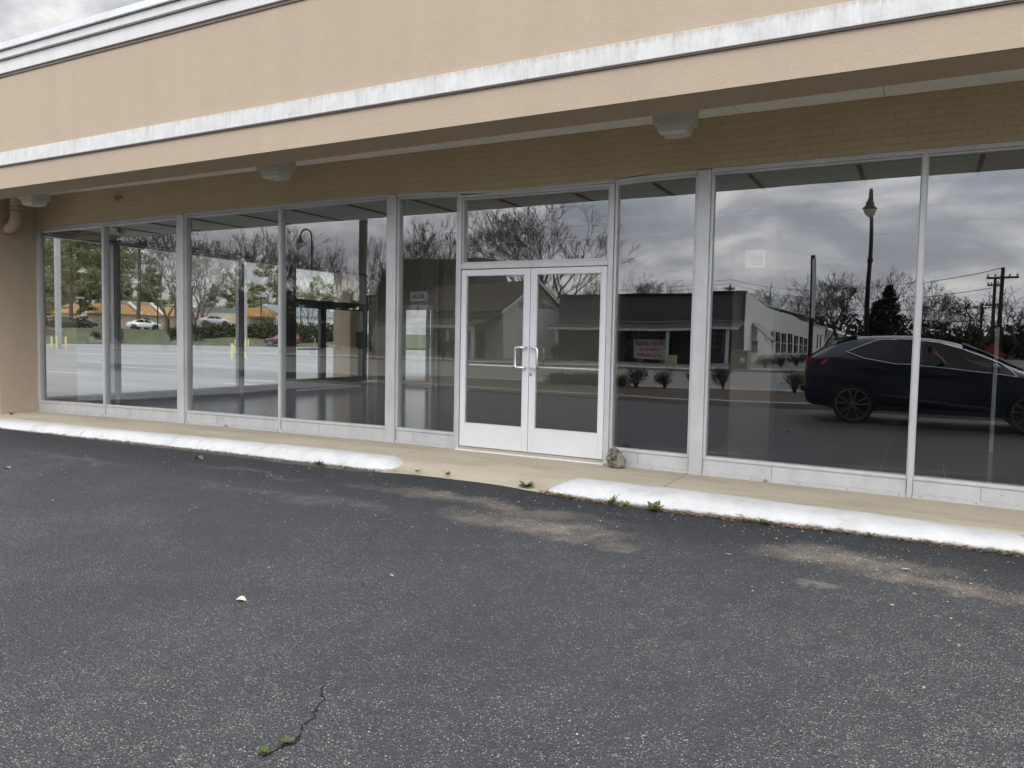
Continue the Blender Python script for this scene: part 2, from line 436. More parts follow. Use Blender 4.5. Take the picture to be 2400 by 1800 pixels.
def tile_floor():
    m, nt, out = newmat('dark_slate_tile'); h = N(nt); p = h.pos()
    v = h.mapping(p, (1,1,1), (.35,.2,0), (0,0,0))
    b = h.n('TexBrick', Vector=v, Color1=(.15,.17,.178,1), Color2=(.13,.147,.154,1), Mortar=(.34,.35,.35,1), Scale=1.0, Mortar_Size=.006, Mortar_Smooth=.1, Brick_Width=.61, Row_Height=.61)
    b.offset = 0.0
    a = h.noise(p, 2.0, 6, .7)
    c = h.mix(h.math('MULTIPLY', h.step(a, .4, .7), .5), b.outputs[0], (.2,.215,.22))
    bs = h.n('BsdfPrincipled', Base_Color=c, Roughness=.15)
    bs.inputs['Specular IOR Level'].default_value = 1.0
    wv = h.noise(p, 3.0, 3, .6)
    nt.links.new(h.bump(wv, .25, .012), bs.inputs['Normal'])
    nt.links.new(bs.outputs[0], out.inputs[0]); return m
M_TILE = tile_floor()
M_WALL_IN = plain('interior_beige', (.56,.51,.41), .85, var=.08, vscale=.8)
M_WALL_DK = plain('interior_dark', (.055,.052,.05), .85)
M_CEIL_IN = plain('interior_ceiling', (.80,.83,.81), .9, var=.05)
M_GRID = plain('ceiling_grid', (.22,.225,.225), .7)
M_WHITE = plain('white_paint', (.78,.78,.76), .6, var=.06)
M_BLACK = plain('black_paint', (.012,.012,.013), .45)
M_BLACKM = plain('dark_green_black_metal', (.016,.019,.018), .5, .3)
M_GREYM = plain('galvanised_grey', (.42,.43,.43), .5, .5)
M_CREAM = plain('fixture_cream', (.56,.545,.48), .6, var=.05)
M_LENS = plain('frosted_lens', (.66,.65,.58), .35, var=.1, vscale=8)
M_RED = plain('red_enamel', (.45,.02,.025), .35)
M_YEL = plain('yellow_bollard_paint', (.66,.58,.26), .55, var=.12)
M_ORANGE = plain('orange_sign_face', (.30,.06,.02), .6)
M_RUBBER = plain('tyre_rubber', (.02,.02,.02), .85)
def bark(name, col):
    return plain(name, col, .9, var=.3, vscale=6, bump=.5, bscale=25, bdist=.02)
M_BARK = bark('winter_bark', (.052,.043,.036)); M_BARK_L = bark('pale_bark', (.16,.135,.11)); M_PBARK = bark('pine_bark', (.10,.075,.055))
def leafmat(name, a, b, trans=.25):
    m, nt, out = newmat(name); h = N(nt); p = h.pos()
    f = h.noise(p, .9, 4, .7); g = h.noise(p, 11, 3, .7)
    c = h.ramp(h.math('ADD', h.math('MULTIPLY', f, .6), h.math('MULTIPLY', g, .4)), [(.33, a), (.66, b)])
    d = h.n('BsdfDiffuse', Color=c); t = h.n('BsdfTranslucent', Color=c)
    mx = h.n('MixShader', i0=trans, i1=d.outputs[0], i2=t.outputs[0])
    nt.links.new(mx.outputs[0], out.inputs[0]); return m
M_PINE = leafmat('pine_needles', (.16,.185,.105), (.35,.375,.22))
M_PINE2 = leafmat('light_pine_needles', (.20,.215,.105), (.40,.40,.22))
M_CONIFER = leafmat('dark_conifer', (.012,.018,.012), (.035,.045,.028), .1)
M_HEDGE = leafmat('hedge_leaf', (.040,.052,.030), (.11,.12,.065), .15)
M_SHRUB = leafmat('dull_shrub_leaf', (.020,.024,.016), (.06,.065,.04), .15)
M_WEED = leafmat('weed_leaf', (.09,.125,.045), (.23,.27,.115), .35)
M_GRASS = leafmat('winter_grass', (.10,.13,.045), (.22,.24,.10), .2)
M_MULCH = plain('bark_mulch', (.085,.06,.045), .95, var=.45, vscale=9, bump=.9, bscale=18, bdist=.04)
M_LITTER = plain('dead_leaf_litter', (.22,.125,.06), .9, var=.5, vscale=30)
M_SHINGLE = plain('brown_shingle', (.105,.085,.07), .9, var=.25, vscale=1.2, bump=.4)
M_PEEL = plain('peeling_white_siding', (.74,.73,.69), .8, var=.18, vscale=1.5)
M_RAWWOOD = plain('bare_weathered_board', (.22,.16,.11), .9, var=.3)
M_SLATE = plain('dark_grey_render', (.115,.125,.13), .85, var=.12, vscale=.8)
M_WHITEB = plain('whitewashed_block', (.78,.80,.80), .85, var=.10, vscale=.5, bump=.2)
M_BRICKR = plain('red_brown_brick', (.20,.085,.06), .9, var=.25, vscale=5)
M_WIN = plain('dark_window', (.018,.02,.022), .12)
M_CREAMW = plain('cream_wall', (.60,.52,.36), .85, var=.08)
M_ORROOF = plain('orange_tile_roof', (.50,.28,.11), .7, var=.15, vscale=1.0)
M_GREYROOF = plain('blue_grey_roof', (.20,.24,.26), .8, var=.1)
M_GREENBOX = plain('green_utility_steel', (.17,.19,.14), .6)
def paint(name, col): return plain(name, col, .28, .25, .05, .6, coat=.6)
P_NAVY = paint('navy_car_paint', (.018,.030,.062)); P_BLACK = paint('black_car_paint', (.015,.015,.017)); P_GREY = paint('charcoal_car_paint', (.045,.045,.047))
P_WHITE = paint('white_car_paint', (.78,.79,.8)); P_MAROON = paint('maroon_car_paint', (.085,.020,.022)); P_SILVER = paint('silver_car_paint', (.5,.5,.52))
M_CARGLASS = plain('tinted_car_glass', (.010,.011,.012), .06, var=.02)
M_TAIL = plain('tail_lamp_red', (.85,.07,.09), .2)
M_RIM = plain('alloy_rim', (.20,.20,.21), .35, .7)
M_TRIMK = plain('black_cladding', (.015,.015,.016), .6)

def vent_overlay_mat():
    m, nt, out = newmat('vent_overlay_film'); h = N(nt)
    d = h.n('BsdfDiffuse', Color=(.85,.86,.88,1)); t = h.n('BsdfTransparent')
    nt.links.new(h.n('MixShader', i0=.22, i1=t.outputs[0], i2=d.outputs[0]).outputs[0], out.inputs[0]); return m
M_VENT = vent_overlay_mat()
# ================================================================== THE SHOP BUILDING
shop = thing('shop_building', 'long tan stucco shop with a deep white-banded overhang and silver framed shop windows', 'building', (0,0,0))
XL, XR = -13.3, 6.0
FY, BY = -1.88, -1.455          # front and rear of the overhang beam
SX = -15.2                     # outer face of the overhang round the corner
# overhang beam and parapet (front and side run), mitred as one mesh
b = MB()
def ring(y0, y1, x0, x1, z0, z1, b=b, mi=0):
    """an L-shaped run: along the front (y0..y1) and round the corner (x0..x1)"""
    P = [(XR, y0), (x0, y0), (x0, 16.0), (x1, 16.0), (x1, y1), (XR, y1)]
    b.prism([(x, y, z0+.0042*(x+6.3)) for x, y in P][::-1], (0, 0, z1-z0), mi)   # the run rises slightly to the right
ring(FY, BY, SX, SX+.48, 3.185, 4.60)
o = b.build('fascia', M_STUCCO, shop)
b = MB(); ring(FY+.02, BY, SX+.02, SX+.48, 3.181, 3.184, b); b.build('fascia_underside', M_BEAM, shop)
b = MB(); ring(FY-.032, FY-.002, SX-.032, SX-.002, 3.474, 3.642, b); b.build('trim_band', M_TRIM, shop, bevel=.006)
b = MB(); ring(FY-.020, FY-.001, SX-.020, SX-.001, 3.462, 3.4735, b); b.build('drip_edge', M_DKBROWN, shop)  # thin dark strip painting in the shade line under the band
b = MB(); ring(FY-.035, BY, SX-.035, SX+.48, 4.635, 4.785, b); ring(FY-.075, BY, SX-.075, SX+.48, 4.797, 4.885, b); b.build('cornice', M_CORNICE, shop, bevel=.005)
b = MB(); ring(FY-.015, BY, SX-.015, SX+.48, 4.601, 4.634, b); ring(FY-.03, BY, SX-.03, SX+.48, 4.786, 4.796, b); b.build('cornice_groove', M_DKBROWN, shop)
b = MB(); ring(FY-.11, BY+.1, SX-.11, SX+.58, 4.895, 4.975, b); ring(FY-.05, BY, SX-.05, SX+.48, 4.886, 4.894, b); b.build('coping', M_COPING, shop, bevel=.008)
b = MB().box(SX+.485, XR, BY+.005, 15.9, 4.5, 4.6); b.build('roof', M_CONC_GREY, shop)
# soffit boards with their joints
b = MB()
xs = [-14.7]+[-13.02+1.262*i for i in range(16)]
for a, c in zip(xs, xs[1:]): b.box(a+.003, min(c, XR)-.003, BY+.003, -.001, 3.55, 3.57)
b.box(-14.7, XL-.01, .0, 15.9, 3.55, 3.57)
b.build('soffit', M_SOFFIT, shop)
# brick spandrel above the shop windows
b = MB().longbox(XL+.08, XR, .0, .2, 3.052, 3.60, .3)
b.build('brick_wall', M_BRICK, shop, warp=True)
b = MB().box(XL, XL+.2, .25, 15.9, 3.0, 3.529); b.build('side_brick_wall', M_BRICK, shop)
# corner pier and outer pier of the side walk
b = MB().box(-13.98, -13.235, -.60, .12, -.14, 3.548); b.build('pier', M_STUCCO, shop, bevel=.01)
b = MB().box(-15.15, -14.52, 9.62, 10.35, -.16, 3.18); b.build('pier', M_STUCCO, shop, bevel=.01)
b = MB().box(1.96, XR, .0, .2, -.02, 3.05).box(5.8, XR, .2, 15.9, -.02, 4.49); b.build('end_wall', M_STUCCO, shop)

M_SCUFF = plain('red_brown_scuff', (.35,.17,.12), .8)
ZG, ZH = .187, 2.985      # glass bottom, glass head
def sheet(x0, x1, z0, z1, y, name, par, m=None):
    b = MB().box(x0, x1, y, y+.006, z0, z1); rg = random.Random(int(x0*1000)); ta, tb = rg.uniform(-.0013, .0013), rg.uniform(-.0008, .0008)
    b.v = [(p[0], p[1]+ta*(p[0]-(x0+x1)/2)+tb*(p[2]-(z0+z1)/2), p[2]) for p in b.v]      # no two panes sit quite in one plane
    return b.build(name, m or M_GLASS, par, warp=True)
def window(x0, x1, left=.028, right=.028):
    """one fixed light: slim frame, pane, kick panel and flashing"""
    b = MB()
    b.box(x0, x0+left, .012, .10, ZG-.03, ZH+.022); b.box(x1-right, x1, .012, .10, ZG-.03, ZH+.022)
    b.longbox(x0+left, x1-right, .010, .10, ZG-.03, ZG); b.longbox(x0+left, x1-right, .010, .10, ZH, ZH+.022)
    w = b.build('window', M_ALU, shop, warp=True, bevel=.003)
    sheet(x0+left*.6, x1-right*.6, ZG-.012, ZH+.01, .052, 'pane', w)
    b = MB().longbox(x0+.004, x1-.004, .022, .09, .034, ZG-.032, .5)
    rg = random.Random(int(x0*100)); xs_ = x0+(x1-x0)*rg.uniform(.25,.4)
    b.box(xs_, xs_+.004, .0205, .03, .036, ZG-.036, 1)
    for k in range(rg.choice((0,1,1,2))):
        xa = rg.uniform(x0+.1, x1-.2); za = rg.uniform(.05,.13); b.box(xa, xa+rg.uniform(.008,.03), .0208, .03, za, za+rg.uniform(.003,.012), rg.choice((1,2,2)))
    b.build('kick_panel', [M_ALU, M_DKBROWN, M_SCUFF], w, warp=True)
    b = MB().longbox(x0+.004, x1-.004, -.004, .09, -.004, .033, .5)
    xx = x0+.06
    while xx < x1-.03:
        b.box(xx, xx+.010, -.0065, 0, .010, .020, 1); xx += .43
    b.build('flashing', [M_ALU, M_DKBROWN], w, warp=True)
    return w
def post(x0, x1, y0=-.02, y1=.15, z1=3.043, name='post'):
    return MB().box(x0, x1, y0, y1, -.01, z1).build(name, M_ALU, shop, warp=True, bevel=.004)
window(-13.233, -11.478, .062, .010); post(-11.478, -11.438, .004, .12, name='mullion'); window(-11.438, -9.708, .010)
post(-9.708, -9.566)
window(-9.566, -7.710, .028, .010); post(-7.710, -7.672, .004, .12, name='mullion'); window(-7.672, -5.881, .010)
post(-5.881, -5.745)
window(-5.745, -4.862)
window(-2.922, -2.049); post(-2.049, -1.917)
window(-1.917, -.076, .028, .008); post(-.076, -.030, .004, .12, name='mullion'); window(-.030, 1.81, .008)
post(1.81, 1.95)
# head trim: bright strips butted over each bay
for x0, x1 in ((-13.233,-9.712),(-9.562,-5.885),(-5.741,-4.862),(-2.922,-2.053),(-1.913,1.806)):
    MB().longbox(x0, x1, -.006, .12, ZH+.023, 3.05).build('head_trim', M_ALU, shop, warp=True, bevel=.003)
# entrance: frame, transom, pair of doors
DL, DR = -4.860, -2.924
b = MB().box(DL, DL+.052, -.012, .13, -.005, 3.02).box(DR-.058, DR, -.012, .13, -.005, 3.02)
b.box(DL+.052, DR-.058, -.004, .12, ZH, 3.02); b.box(DL+.052, DR-.058, -.008, .12, 2.150, 2.212)
b.build('door_frame', M_ALU, shop, warp=True, bevel=.004)
MB().longbox(DL, DR, -.006, .12, 3.021, 3.05).build('head_trim', M_ALU, shop, warp=True, bevel=.003)
b = MB().box(DL+.052, DL+.072, .012, .10, 2.213, ZH-.001).box(DR-.078, DR-.058, .012, .10, 2.213, ZH-.001).box(DL+.072, DR-.078, .012, .10, 2.213, 2.235).box(DL+.072, DR-.078, .012, .10, ZH-.02, ZH-.001)
tw = b.build('transom_window', M_ALU, shop, warp=True, bevel=.003)
sheet(DL+.06, DR-.066, 2.222, ZH-.008, .055, 'pane', tw)
b = MB().box(DL+.03, DR-.03, -.060, -.012, -.012, .012); b.build('threshold', M_DOOR, shop, warp=True, bevel=.003)
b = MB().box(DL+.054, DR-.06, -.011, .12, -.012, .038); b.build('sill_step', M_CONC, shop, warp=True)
def door(x0, x1, gx0, gx1, hinge):
    z0, z1, g0, g1 = .045, 2.143, .320, 2.076
    b = MB().box(x0, gx0, .0, .045, z0, z1).box(gx1, x1, .0, .045, z0, z1).box(gx0, gx1, .0, .045, z0, g0).box(gx0, gx1, .0, .045, g1, z1)
    # glazing stops
    for a, c, d, e in ((gx0, gx0+.008, g0, g1), (gx1-.008, gx1, g0, g1)): b.box(a, c, -.004, .03, d, e)
    b.box(gx0+.008, gx1-.008, -.004, .03, g0, g0+.008); b.box(gx0+.008, gx1-.008, -.004, .03, g1-.008, g1)
    d = b.build('door', M_DOOR, shop, warp=True, bevel=.003)
    sheet(gx0+.002, gx1-.002, g0+.002, g1-.002, .02, 'pane', d)
    zc = 1.02
    MB().tube([(gx0, .075, zc), (gx0+.02, .085, zc), (gx1-.02, .085, zc), (gx1, .075, zc)], .013, 10).build('push_bar', M_DOOR, d, smooth=True, warp=True)
    return d
d0 = door(-4.801, -3.898, -4.736, -3.972, 'l'); d1 = door(-3.892, -2.989, -3.818, -3.050, 'r')
def pull(x_in, x_out, par):
    zt, zb, yo = 1.245, 1.015, -.055
    s = 1 if x_out > x_in else -1; r = .03; pts = []
    pts.append((x_in, .0, zt)); pts.append((x_in, yo*.6, zt))
    pts.append((x_in+s*.012, yo, zt))
    n = 6
    for i in range(n+1):
        a = math.pi/2*i/n; pts.append((x_out-s*r+s*r*math.sin(a), yo, zt-r+r*math.cos(a)))
    for i in range(n+1):
        a = math.pi/2*i/n; pts.append((x_out-s*r+s*r*math.cos(a), yo, zb+r-r*math.sin(a)))
    pts.append((x_in+s*.012, yo, zb)); pts.append((x_in, yo*.6, zb)); pts.append((x_in, 0, zb))
    MB().tube(pts, .0135, 10).build('pull_handle', M_CHROME, par, smooth=True, warp=True)
pull(-3.935, -4.045, d0); pull(-3.855, -3.770, d1)
MB().lathe([(.0155,-.012),(.0155,0.0)], (-3.868, -.0, .94), 14, 'y').build('lock', M_CHROME, d1, warp=True)

# the glazed side of the corner, with its own pair of doors (dark frames seen from inside)
sx0, sx1 = XL-.05, XL+.05
def sidewin(y0, y1):
    b = MB().box(sx0, sx1, y0, y0+.04, .145, 2.97).box(sx0, sx1, y1-.04, y1, .145, 2.97).box(sx0, sx1, y0+.04, y1-.04, .145, .185).box(sx0, sx1, y0+.04, y1-.04, 2.93, 2.97)
    w = b.build('window', M_ALU, shop, bevel=.003)
    MB().box(XL-.003, XL+.003, y0+.02, y1-.02, .16, 2.95).build('pane', M_GLASS_IN, w)
    MB().box(sx0+.01, sx1-.01, y0, y1, -.01, .144).build('kick_panel', M_ALU_DK, w)
for a, c in ((.13,1.47),(1.53,2.95),(3.02,4.42),(4.50,5.80)): sidewin(a, c)
for a, c in ((1.47,1.53),(2.95,3.02),(4.42,4.50)): MB().box(sx0-.01, sx1+.012, a, c, -.01, 2.98).build('mullion', M_ALU, shop, bevel=.003)
b = MB().box(sx0-.02, sx1+.02, 5.80, 6.11, -.01, 2.985).box(sx0-.02, sx1+.02, 8.70, 8.80, -.01, 2.985).box(sx0-.02, sx1+.02, 6.11, 8.70, 2.05, 2.20).box(sx0-.01, sx1+.01, 6.11, 8.70, 2.93, 2.985)
b.build('side_door_frame', M_ALU_DK, shop, bevel=.004)
MB().box(XL-.003, XL+.003, 6.11, 8.70, 2.20, 2.93).build('transom_pane', M_GLASS_IN, shop)
for (a, c, bar) in ((6.12, 7.09, 1), (7.12, 8.69, 0)):
    if bar:  g0, g1 = a+.02, c-.10
    else:    g0, g1 = a+.07, c-.07
    b = MB().box(sx0, sx1, a, g0, .02, 2.045).box(sx0, sx1, g1, c, .02, 2.045).box(sx0, sx1, g0, g1, .02, .27).box(sx0, sx1, g0, g1, 2.0, 2.045)
    d = b.build('side_door', M_ALU_DK, shop, bevel=.003)
    MB().box(XL-.003, XL+.003, g0, g1, .27, 2.0).build('pane', M_GLASS_IN, d)
    if bar:
        MB().tube([(XL+.09, a+.02, 1.0), (XL+.09, c-.05, 1.0)], .018, 8).build('push_bar', M_ALU_DK, d)
        MB().tube([(XL-.06, c-.09, 1.0), (XL-.15, c-.09, 1.0), (XL-.15, c-.09, 1.26), (XL-.14, c-.16, 1.30), (XL-.06, c-.28, 1.30)], .014, 8).build('pull_handle', M_CHROME, d)
    else:
        MB().box(XL+.05, XL+.10, 8.33, 8.62, 1.0, 1.46).build('door_closer_panel', M_BLACK, d)
MB().box(XL-.1, XL+.1, .13, 15.9, 2.986, 2.999).build('side_head', M_ALU_DK, shop)

# interior: floor, walls, ceilings
MB().box(XL+.06, 5.79, .11, 15.8, -.05, .0).build('tile_floor', M_TILE, shop)
MB().box(XL+.2, 5.79, .14, 1.55, 3.09, 3.12).build('window_ceiling', M_CEIL_IN, shop)
for x in [-12.05+1.038*i for i in range(17)]:
    MB().box(x-.018, x+.018, .14, 1.5, 3.072, 3.089).build('ceiling_grid', M_GRID, shop)
MB().box(XL+.2, 5.79, 1.55, 1.60, 3.09, 4.40).build('bulkhead', M_CEIL_IN, shop)
MB().box(XL+.01, 5.79, 1.61, 15.8, 4.40, 4.44).build('main_ceiling', M_CEIL_IN, shop)
b = MB().box(XL+.201, XL+.21, 1.61, 8.84, 3.0, 4.39); b.build('upper_wall', M_WALL_IN, shop)
b = MB().box(XL+.05, -12.94, 8.85, 9.58, 0, 4.39)
b.build('chase_wall', M_WALL_IN, shop)
b = MB().box(XL, -12.70, 9.60, 9.80, 0, 4.39).box(-12.70, -11.62, 9.60, 9.80, 2.2, 4.39).box(-11.62, -11.40, 9.60, 9.80, 0, 4.39)
b.build('rear_wall', M_WALL_IN, shop)
b = MB().box(-12.70, -12.63, 9.55, 9.72, 0, 2.2).box(-11.70, -11.62, 9.55, 9.72, 0, 2.2).box(-12.63, -11.70, 9.55, 9.72, 2.08, 2.2).box(-12.63, -11.70, 9.57, 9.70, 0.01, .13).box(-11.87, -11.82, 9.57, 9.70, .13, 2.08).box(-12.63, -11.87, 9.57, 9.70, .99, 1.03)
d = b.build('rear_door', M_WHITE, shop, bevel=.003)
MB().box(-12.63, -11.70, 9.63, 9.636, .13, 2.08).build('pane', M_GLASS_IN, d)
MB().box(-11.399, -11.30, 9.30, 15.8, 0, 4.39).box(-11.30, -6.30, 9.40, 9.55, 0, 4.39).build('back_partition', M_WALL_IN, shop)
MB().box(-3.58, -2.75, 8.85, 9.55, 0, 4.39).build('inner_pier', M_WALL_IN, shop)
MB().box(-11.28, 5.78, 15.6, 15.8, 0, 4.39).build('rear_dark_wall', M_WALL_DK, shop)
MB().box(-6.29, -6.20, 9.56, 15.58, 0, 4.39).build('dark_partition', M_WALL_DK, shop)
b = MB().box(-11.28, 5.78, 9.30, 9.39, 3.72, 4.39).box(-11.28, 5.78, 8.70, 8.84, 3.98, 4.39); b.build('wall_bulkhead', M_WALL_IN, shop)
b = MB().box(-11.28, 5.78, 8.66, 8.695, 3.97, 4.12).box(-11.28, 5.78, 9.27, 9.295, 3.72, 3.75); b.build('crown_trim', M_WHITE, shop)
# pale striped square added on the pane in place of the lit vent inside
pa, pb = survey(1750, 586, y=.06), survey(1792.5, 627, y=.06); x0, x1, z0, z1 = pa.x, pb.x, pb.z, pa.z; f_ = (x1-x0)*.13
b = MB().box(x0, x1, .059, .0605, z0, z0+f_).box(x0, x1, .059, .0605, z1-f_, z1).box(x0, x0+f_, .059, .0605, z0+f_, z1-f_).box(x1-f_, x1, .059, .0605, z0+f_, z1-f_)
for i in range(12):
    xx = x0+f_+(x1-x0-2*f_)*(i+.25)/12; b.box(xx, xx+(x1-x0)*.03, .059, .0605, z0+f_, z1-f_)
b.build('vent_overlay', M_VENT, shop)
for x, y, zt in ((.83, 3.9, 1.5), (1.42, 3.7, 1.55)):
    t = tag(MB().box(x-.022, x+.022, y-.02, y+.02, 0, zt+.1).build('display_upright', M_GREYM), 'slender grey metal upright standing alone inside the rightmost window, '+('nearer the mullion' if x < 1 else 'nearer the photo edge'), 'upright', 'display uprights')

# things fixed to the building ------------------------------------------------------
lights = [(-2.165, 'largest white box light under the overhang, above the narrow pane beside the wide right window'),
          (-7.30, 'white box light under the overhang above the mullion of the middle window bay'),
          (-12.47, 'farthest white box light under the overhang, beside the bent pipe at the pier')]
def soffit_light(x, label):
    t = thing('soffit_light', label, 'light', (x, -.445, 3.55), 0, 'box lights under the overhang')
    MB().box(-.178, .178, -.158, .158, -.17, -.001).build('housing', M_CREAM, t, bevel=.004)
    b = MB(); z0, z1 = -.171, -.265
    a = [(-.145,-.128),(.145,-.128),(.145,.128),(-.145,.128)]; c = [(-.132,-.116),(.132,-.116),(.132,.116),(-.132,.116)]; e = [(-.108,-.092),(.108,-.092),(.108,.092),(-.108,.092)]
    vs = [(p, q, z0) for p, q in a]+[(p, q, z1+.02) for p, q in c]+[(p, q, z1) for p, q in e]
    fs = [(3,2,1,0)][::-1]+[(i, (i+1) % 4, 4+(i+1) % 4, 4+i) for i in range(4)]+[(4+i, 4+(i+1) % 4, 8+(i+1) % 4, 8+i) for i in range(4)]+[(8,9,10,11)]
    b.add(vs, fs); b.build('lens', M_LENS, t, bevel=.006)
    return t
for x, l in lights: soffit_light(x, l)
t = thing('drain_pipe', 'tan painted drain pipe elbow running from the soffit into the corner pier', 'pipe', (-12.95, -.45, 3.55))
MB().tube([(0,0,0),(0,0,-.26)], .085, 18).tube([(0,0,-.26),(0,0,-.30)], .092, 18).build('pipe', M_BEAM, t, smooth=True)
MB().tube([(0,0,-.30),(-.005,0,-.38),(-.03,0,-.46),(-.08,0,-.53),(-.16,0,-.58),(-.275,0,-.60)], .083, 18).build('elbow', M_BEAM, t, smooth=True)
t = thing('wall_junction_box', 'small rusty tan junction box with a stub on the brick above the leftmost window', 'junction box', (-11.10, 0, 3.37))
MB().lathe([(.05,-.001),(.05,-.05),(.03,-.055)], (0,0,0), 14, 'y').build('box', M_BEAM, t)
MB().tube([(.04,-.02,.02),(.16,-.012,.035)], .012, 6).build('stub', M_DKBROWN, t)
def camera_dome(loc, label):
    t = thing('security_camera', label, 'camera', loc, 0, 'security cameras inside the shop')
    MB().lathe([(.075,.02),(.085,0),(.085,-.05),(.05,-.055)], (0,0,0), 18, 'y').build('housing', M_WHITE, t)
    MB().ball((0,-.05,0), .052, 16, 10).build('lens', M_BLACK, t, smooth=True)
    MB().box(-.05,.05,-.0,.06,-.2,-.09).build('mount', M_WHITE, t)
    MB().tube([(0,.02,-.1),(0,.03,0)], .02, 8).build('arm', M_WHITE, t)
camera_dome((-12.08, .8, 3.05), 'white security camera hanging at the ceiling behind the leftmost window')
camera_dome((-13.12, 8.72, 3.03), 'white security camera on the inside wall above the fire extinguisher')
t = thing('fire_extinguisher', 'red fire extinguisher hung on the inside wall beside the dark side doors', 'fire extinguisher', (-13.06, 8.75, .74))
MB().lathe([(.055,0),(.07,.02),(.07,.30),(.045,.36),(.02,.38)], (0,0,0), 16).build('cylinder', M_RED, t, smooth=True)
MB().tube([(.02,0,.38),(.02,0,.44)], .02, 8).tube([(-.06,-.01,.46),(.07,-.01,.43)], .012, 6).build('valve', M_BLACK, t)
MB().tube([(.02,0,.42),(.10,-.02,.44),(.12,-.03,.32),(.09,-.04,.16)], .012, 6).tube([(-.03,0,.42),(-.11,-.02,.42),(-.12,-.03,.3),(-.09,-.04,.16)], .010, 6).build('hose', M_BLACK, t)
# ================================================================== GROUND AND PAVEMENT
def struct(o): return tag(o, kind='structure')
YB = [(-13,-1.14),(-9.8,-1.10),(-7.85,-.98),(-5.2,-.92),(-3,-.97),(-1.9,-.90),(-.4,-.97),(.7,-1.07),(3,-1.10),(6,-1.1)]
YF = [(-13,-1.58),(-11.5,-1.55),(-8.5,-1.36),(-5.6,-1.29),(-3.1,-1.39),(-1.7,-1.46),(3,-1.45),(6,-1.46)]
def walk_z(x, y):
    """pavement surface: level by the shop, falling to the asphalt, lowest in the gap between the kerbs"""
    gap = math.exp(-((x+4.0)/1.0)**4)
    t = min(1, max(0, (-y-.55)/.85))
    k = min(1, max(0, (-y-1.02)/.12))
    return lerp_tab(SETTLE, x)*max(0, 1-t) - .06*t*t*(.55+.75*gap) - .002 - .16*k*(1-min(1, gap*1.6))
def lot_z(x, y):
    gap = math.exp(-((x+4.0)/1.05)**4)
    t = min(1, max(0, (y+3.4)/2.1)); t = t*t*(3-2*t)
    und = .012*noise.noise(Vector((x*.35, y*.5, 1.7)))+.004*noise.noise(Vector((x*1.3, y*1.5, 4.2)))
    return -.150 + t*.05*gap + t*.060 + und*(1 if y > -9.5 else 0)
def grid(xs, ys, zf):
    b = MB(); n = len(ys)
    for x in xs:
        for y in ys: b.v.append((x, y, zf(x, y)))
    for i in range(len(xs)-1):
        for j in range(n-1): b.f.append((i*n+j, (i+1)*n+j, (i+1)*n+j+1, i*n+j+1)); b.mi.append(0)
    return b
def arange(a, b_, s):
    n = int(round((b_-a)/s)); return [a+(b_-a)*i/n for i in range(n+1)]
b = grid(arange(-15.2, 6, .2), arange(-1.50, .02, .08), lambda x, y: walk_z(x, y))
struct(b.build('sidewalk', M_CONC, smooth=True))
b = grid(arange(-15.2, -13.3, .19), arange(.02, 30, .5), lambda x, y: -.004+lerp_tab(SETTLE, -13.3)*max(0, 1-y/2))
struct(b.build('side_walk', M_CONC_GREY))
def edge_y(x): return -1.315+.03*noise.noise(Vector((x*1.7, .3, 0)))+.012*noise.noise(Vector((x*7, 2, 0)))
b = MB(); xs = arange(-15.2, 6, .1); ts = [0,.015,.04,.08,.13,.19,.26,.34,.43,.53,.64,.76,.88,1.0]
n = len(ts)
for x in xs:
    y0 = edge_y(x)
    for t in ts:
        y = y0+(-10.6-y0)*t; z = lot_z(x, y)
        b.v.append((x, y, z+(.006 if t > 0 else -.02)))
for i in range(len(xs)-1):
    for j in range(n-1): b.f.append((i*n+j, i*n+j+1, (i+1)*n+j+1, (i+1)*n+j)); b.mi.append(0)
struct(b.build('parking_lot', M_ASPH, smooth=True))
b = MB().box(6, 60, -10.6, -1.3, -.4, -.15).box(-15.2, 60, -10.8, -10.6, -.4, -.152); struct(b.build('parking_lot_end', M_ASPH))
# land all round
b = MB(); R0 = 900
b.poly([(-R0,-R0,-.42),(R0,-R0,-.42),(R0,R0,-.42),(-R0,R0,-.42)]); struct(b.build('ground', plain('dry_ground', (.14,.13,.09), .95, var=.3, vscale=.05)))
b = MB().box(-92, -15.2, -10.6, 140, -.40, -.15); struct(b.build('side_parking_lot', M_OLDLOT))
# painted lines out there
b = MB()
for y in (9.0, 13.2, 17.4, 21.6): b.box(-30.5, -26.2, y, y+.11, -.149, -.146)
for y in (24, 29, 34, 39, 44): b.box(-52, -46, y, y+.14, -.149, -.146)
b.box(-18.6, -15.8, 8.6, 8.72, -.149, -.146).box(-19.5, -15.6, 10.2, 10.32, -.149, -.146); struct(b.build('bay_lines', M_LINE))

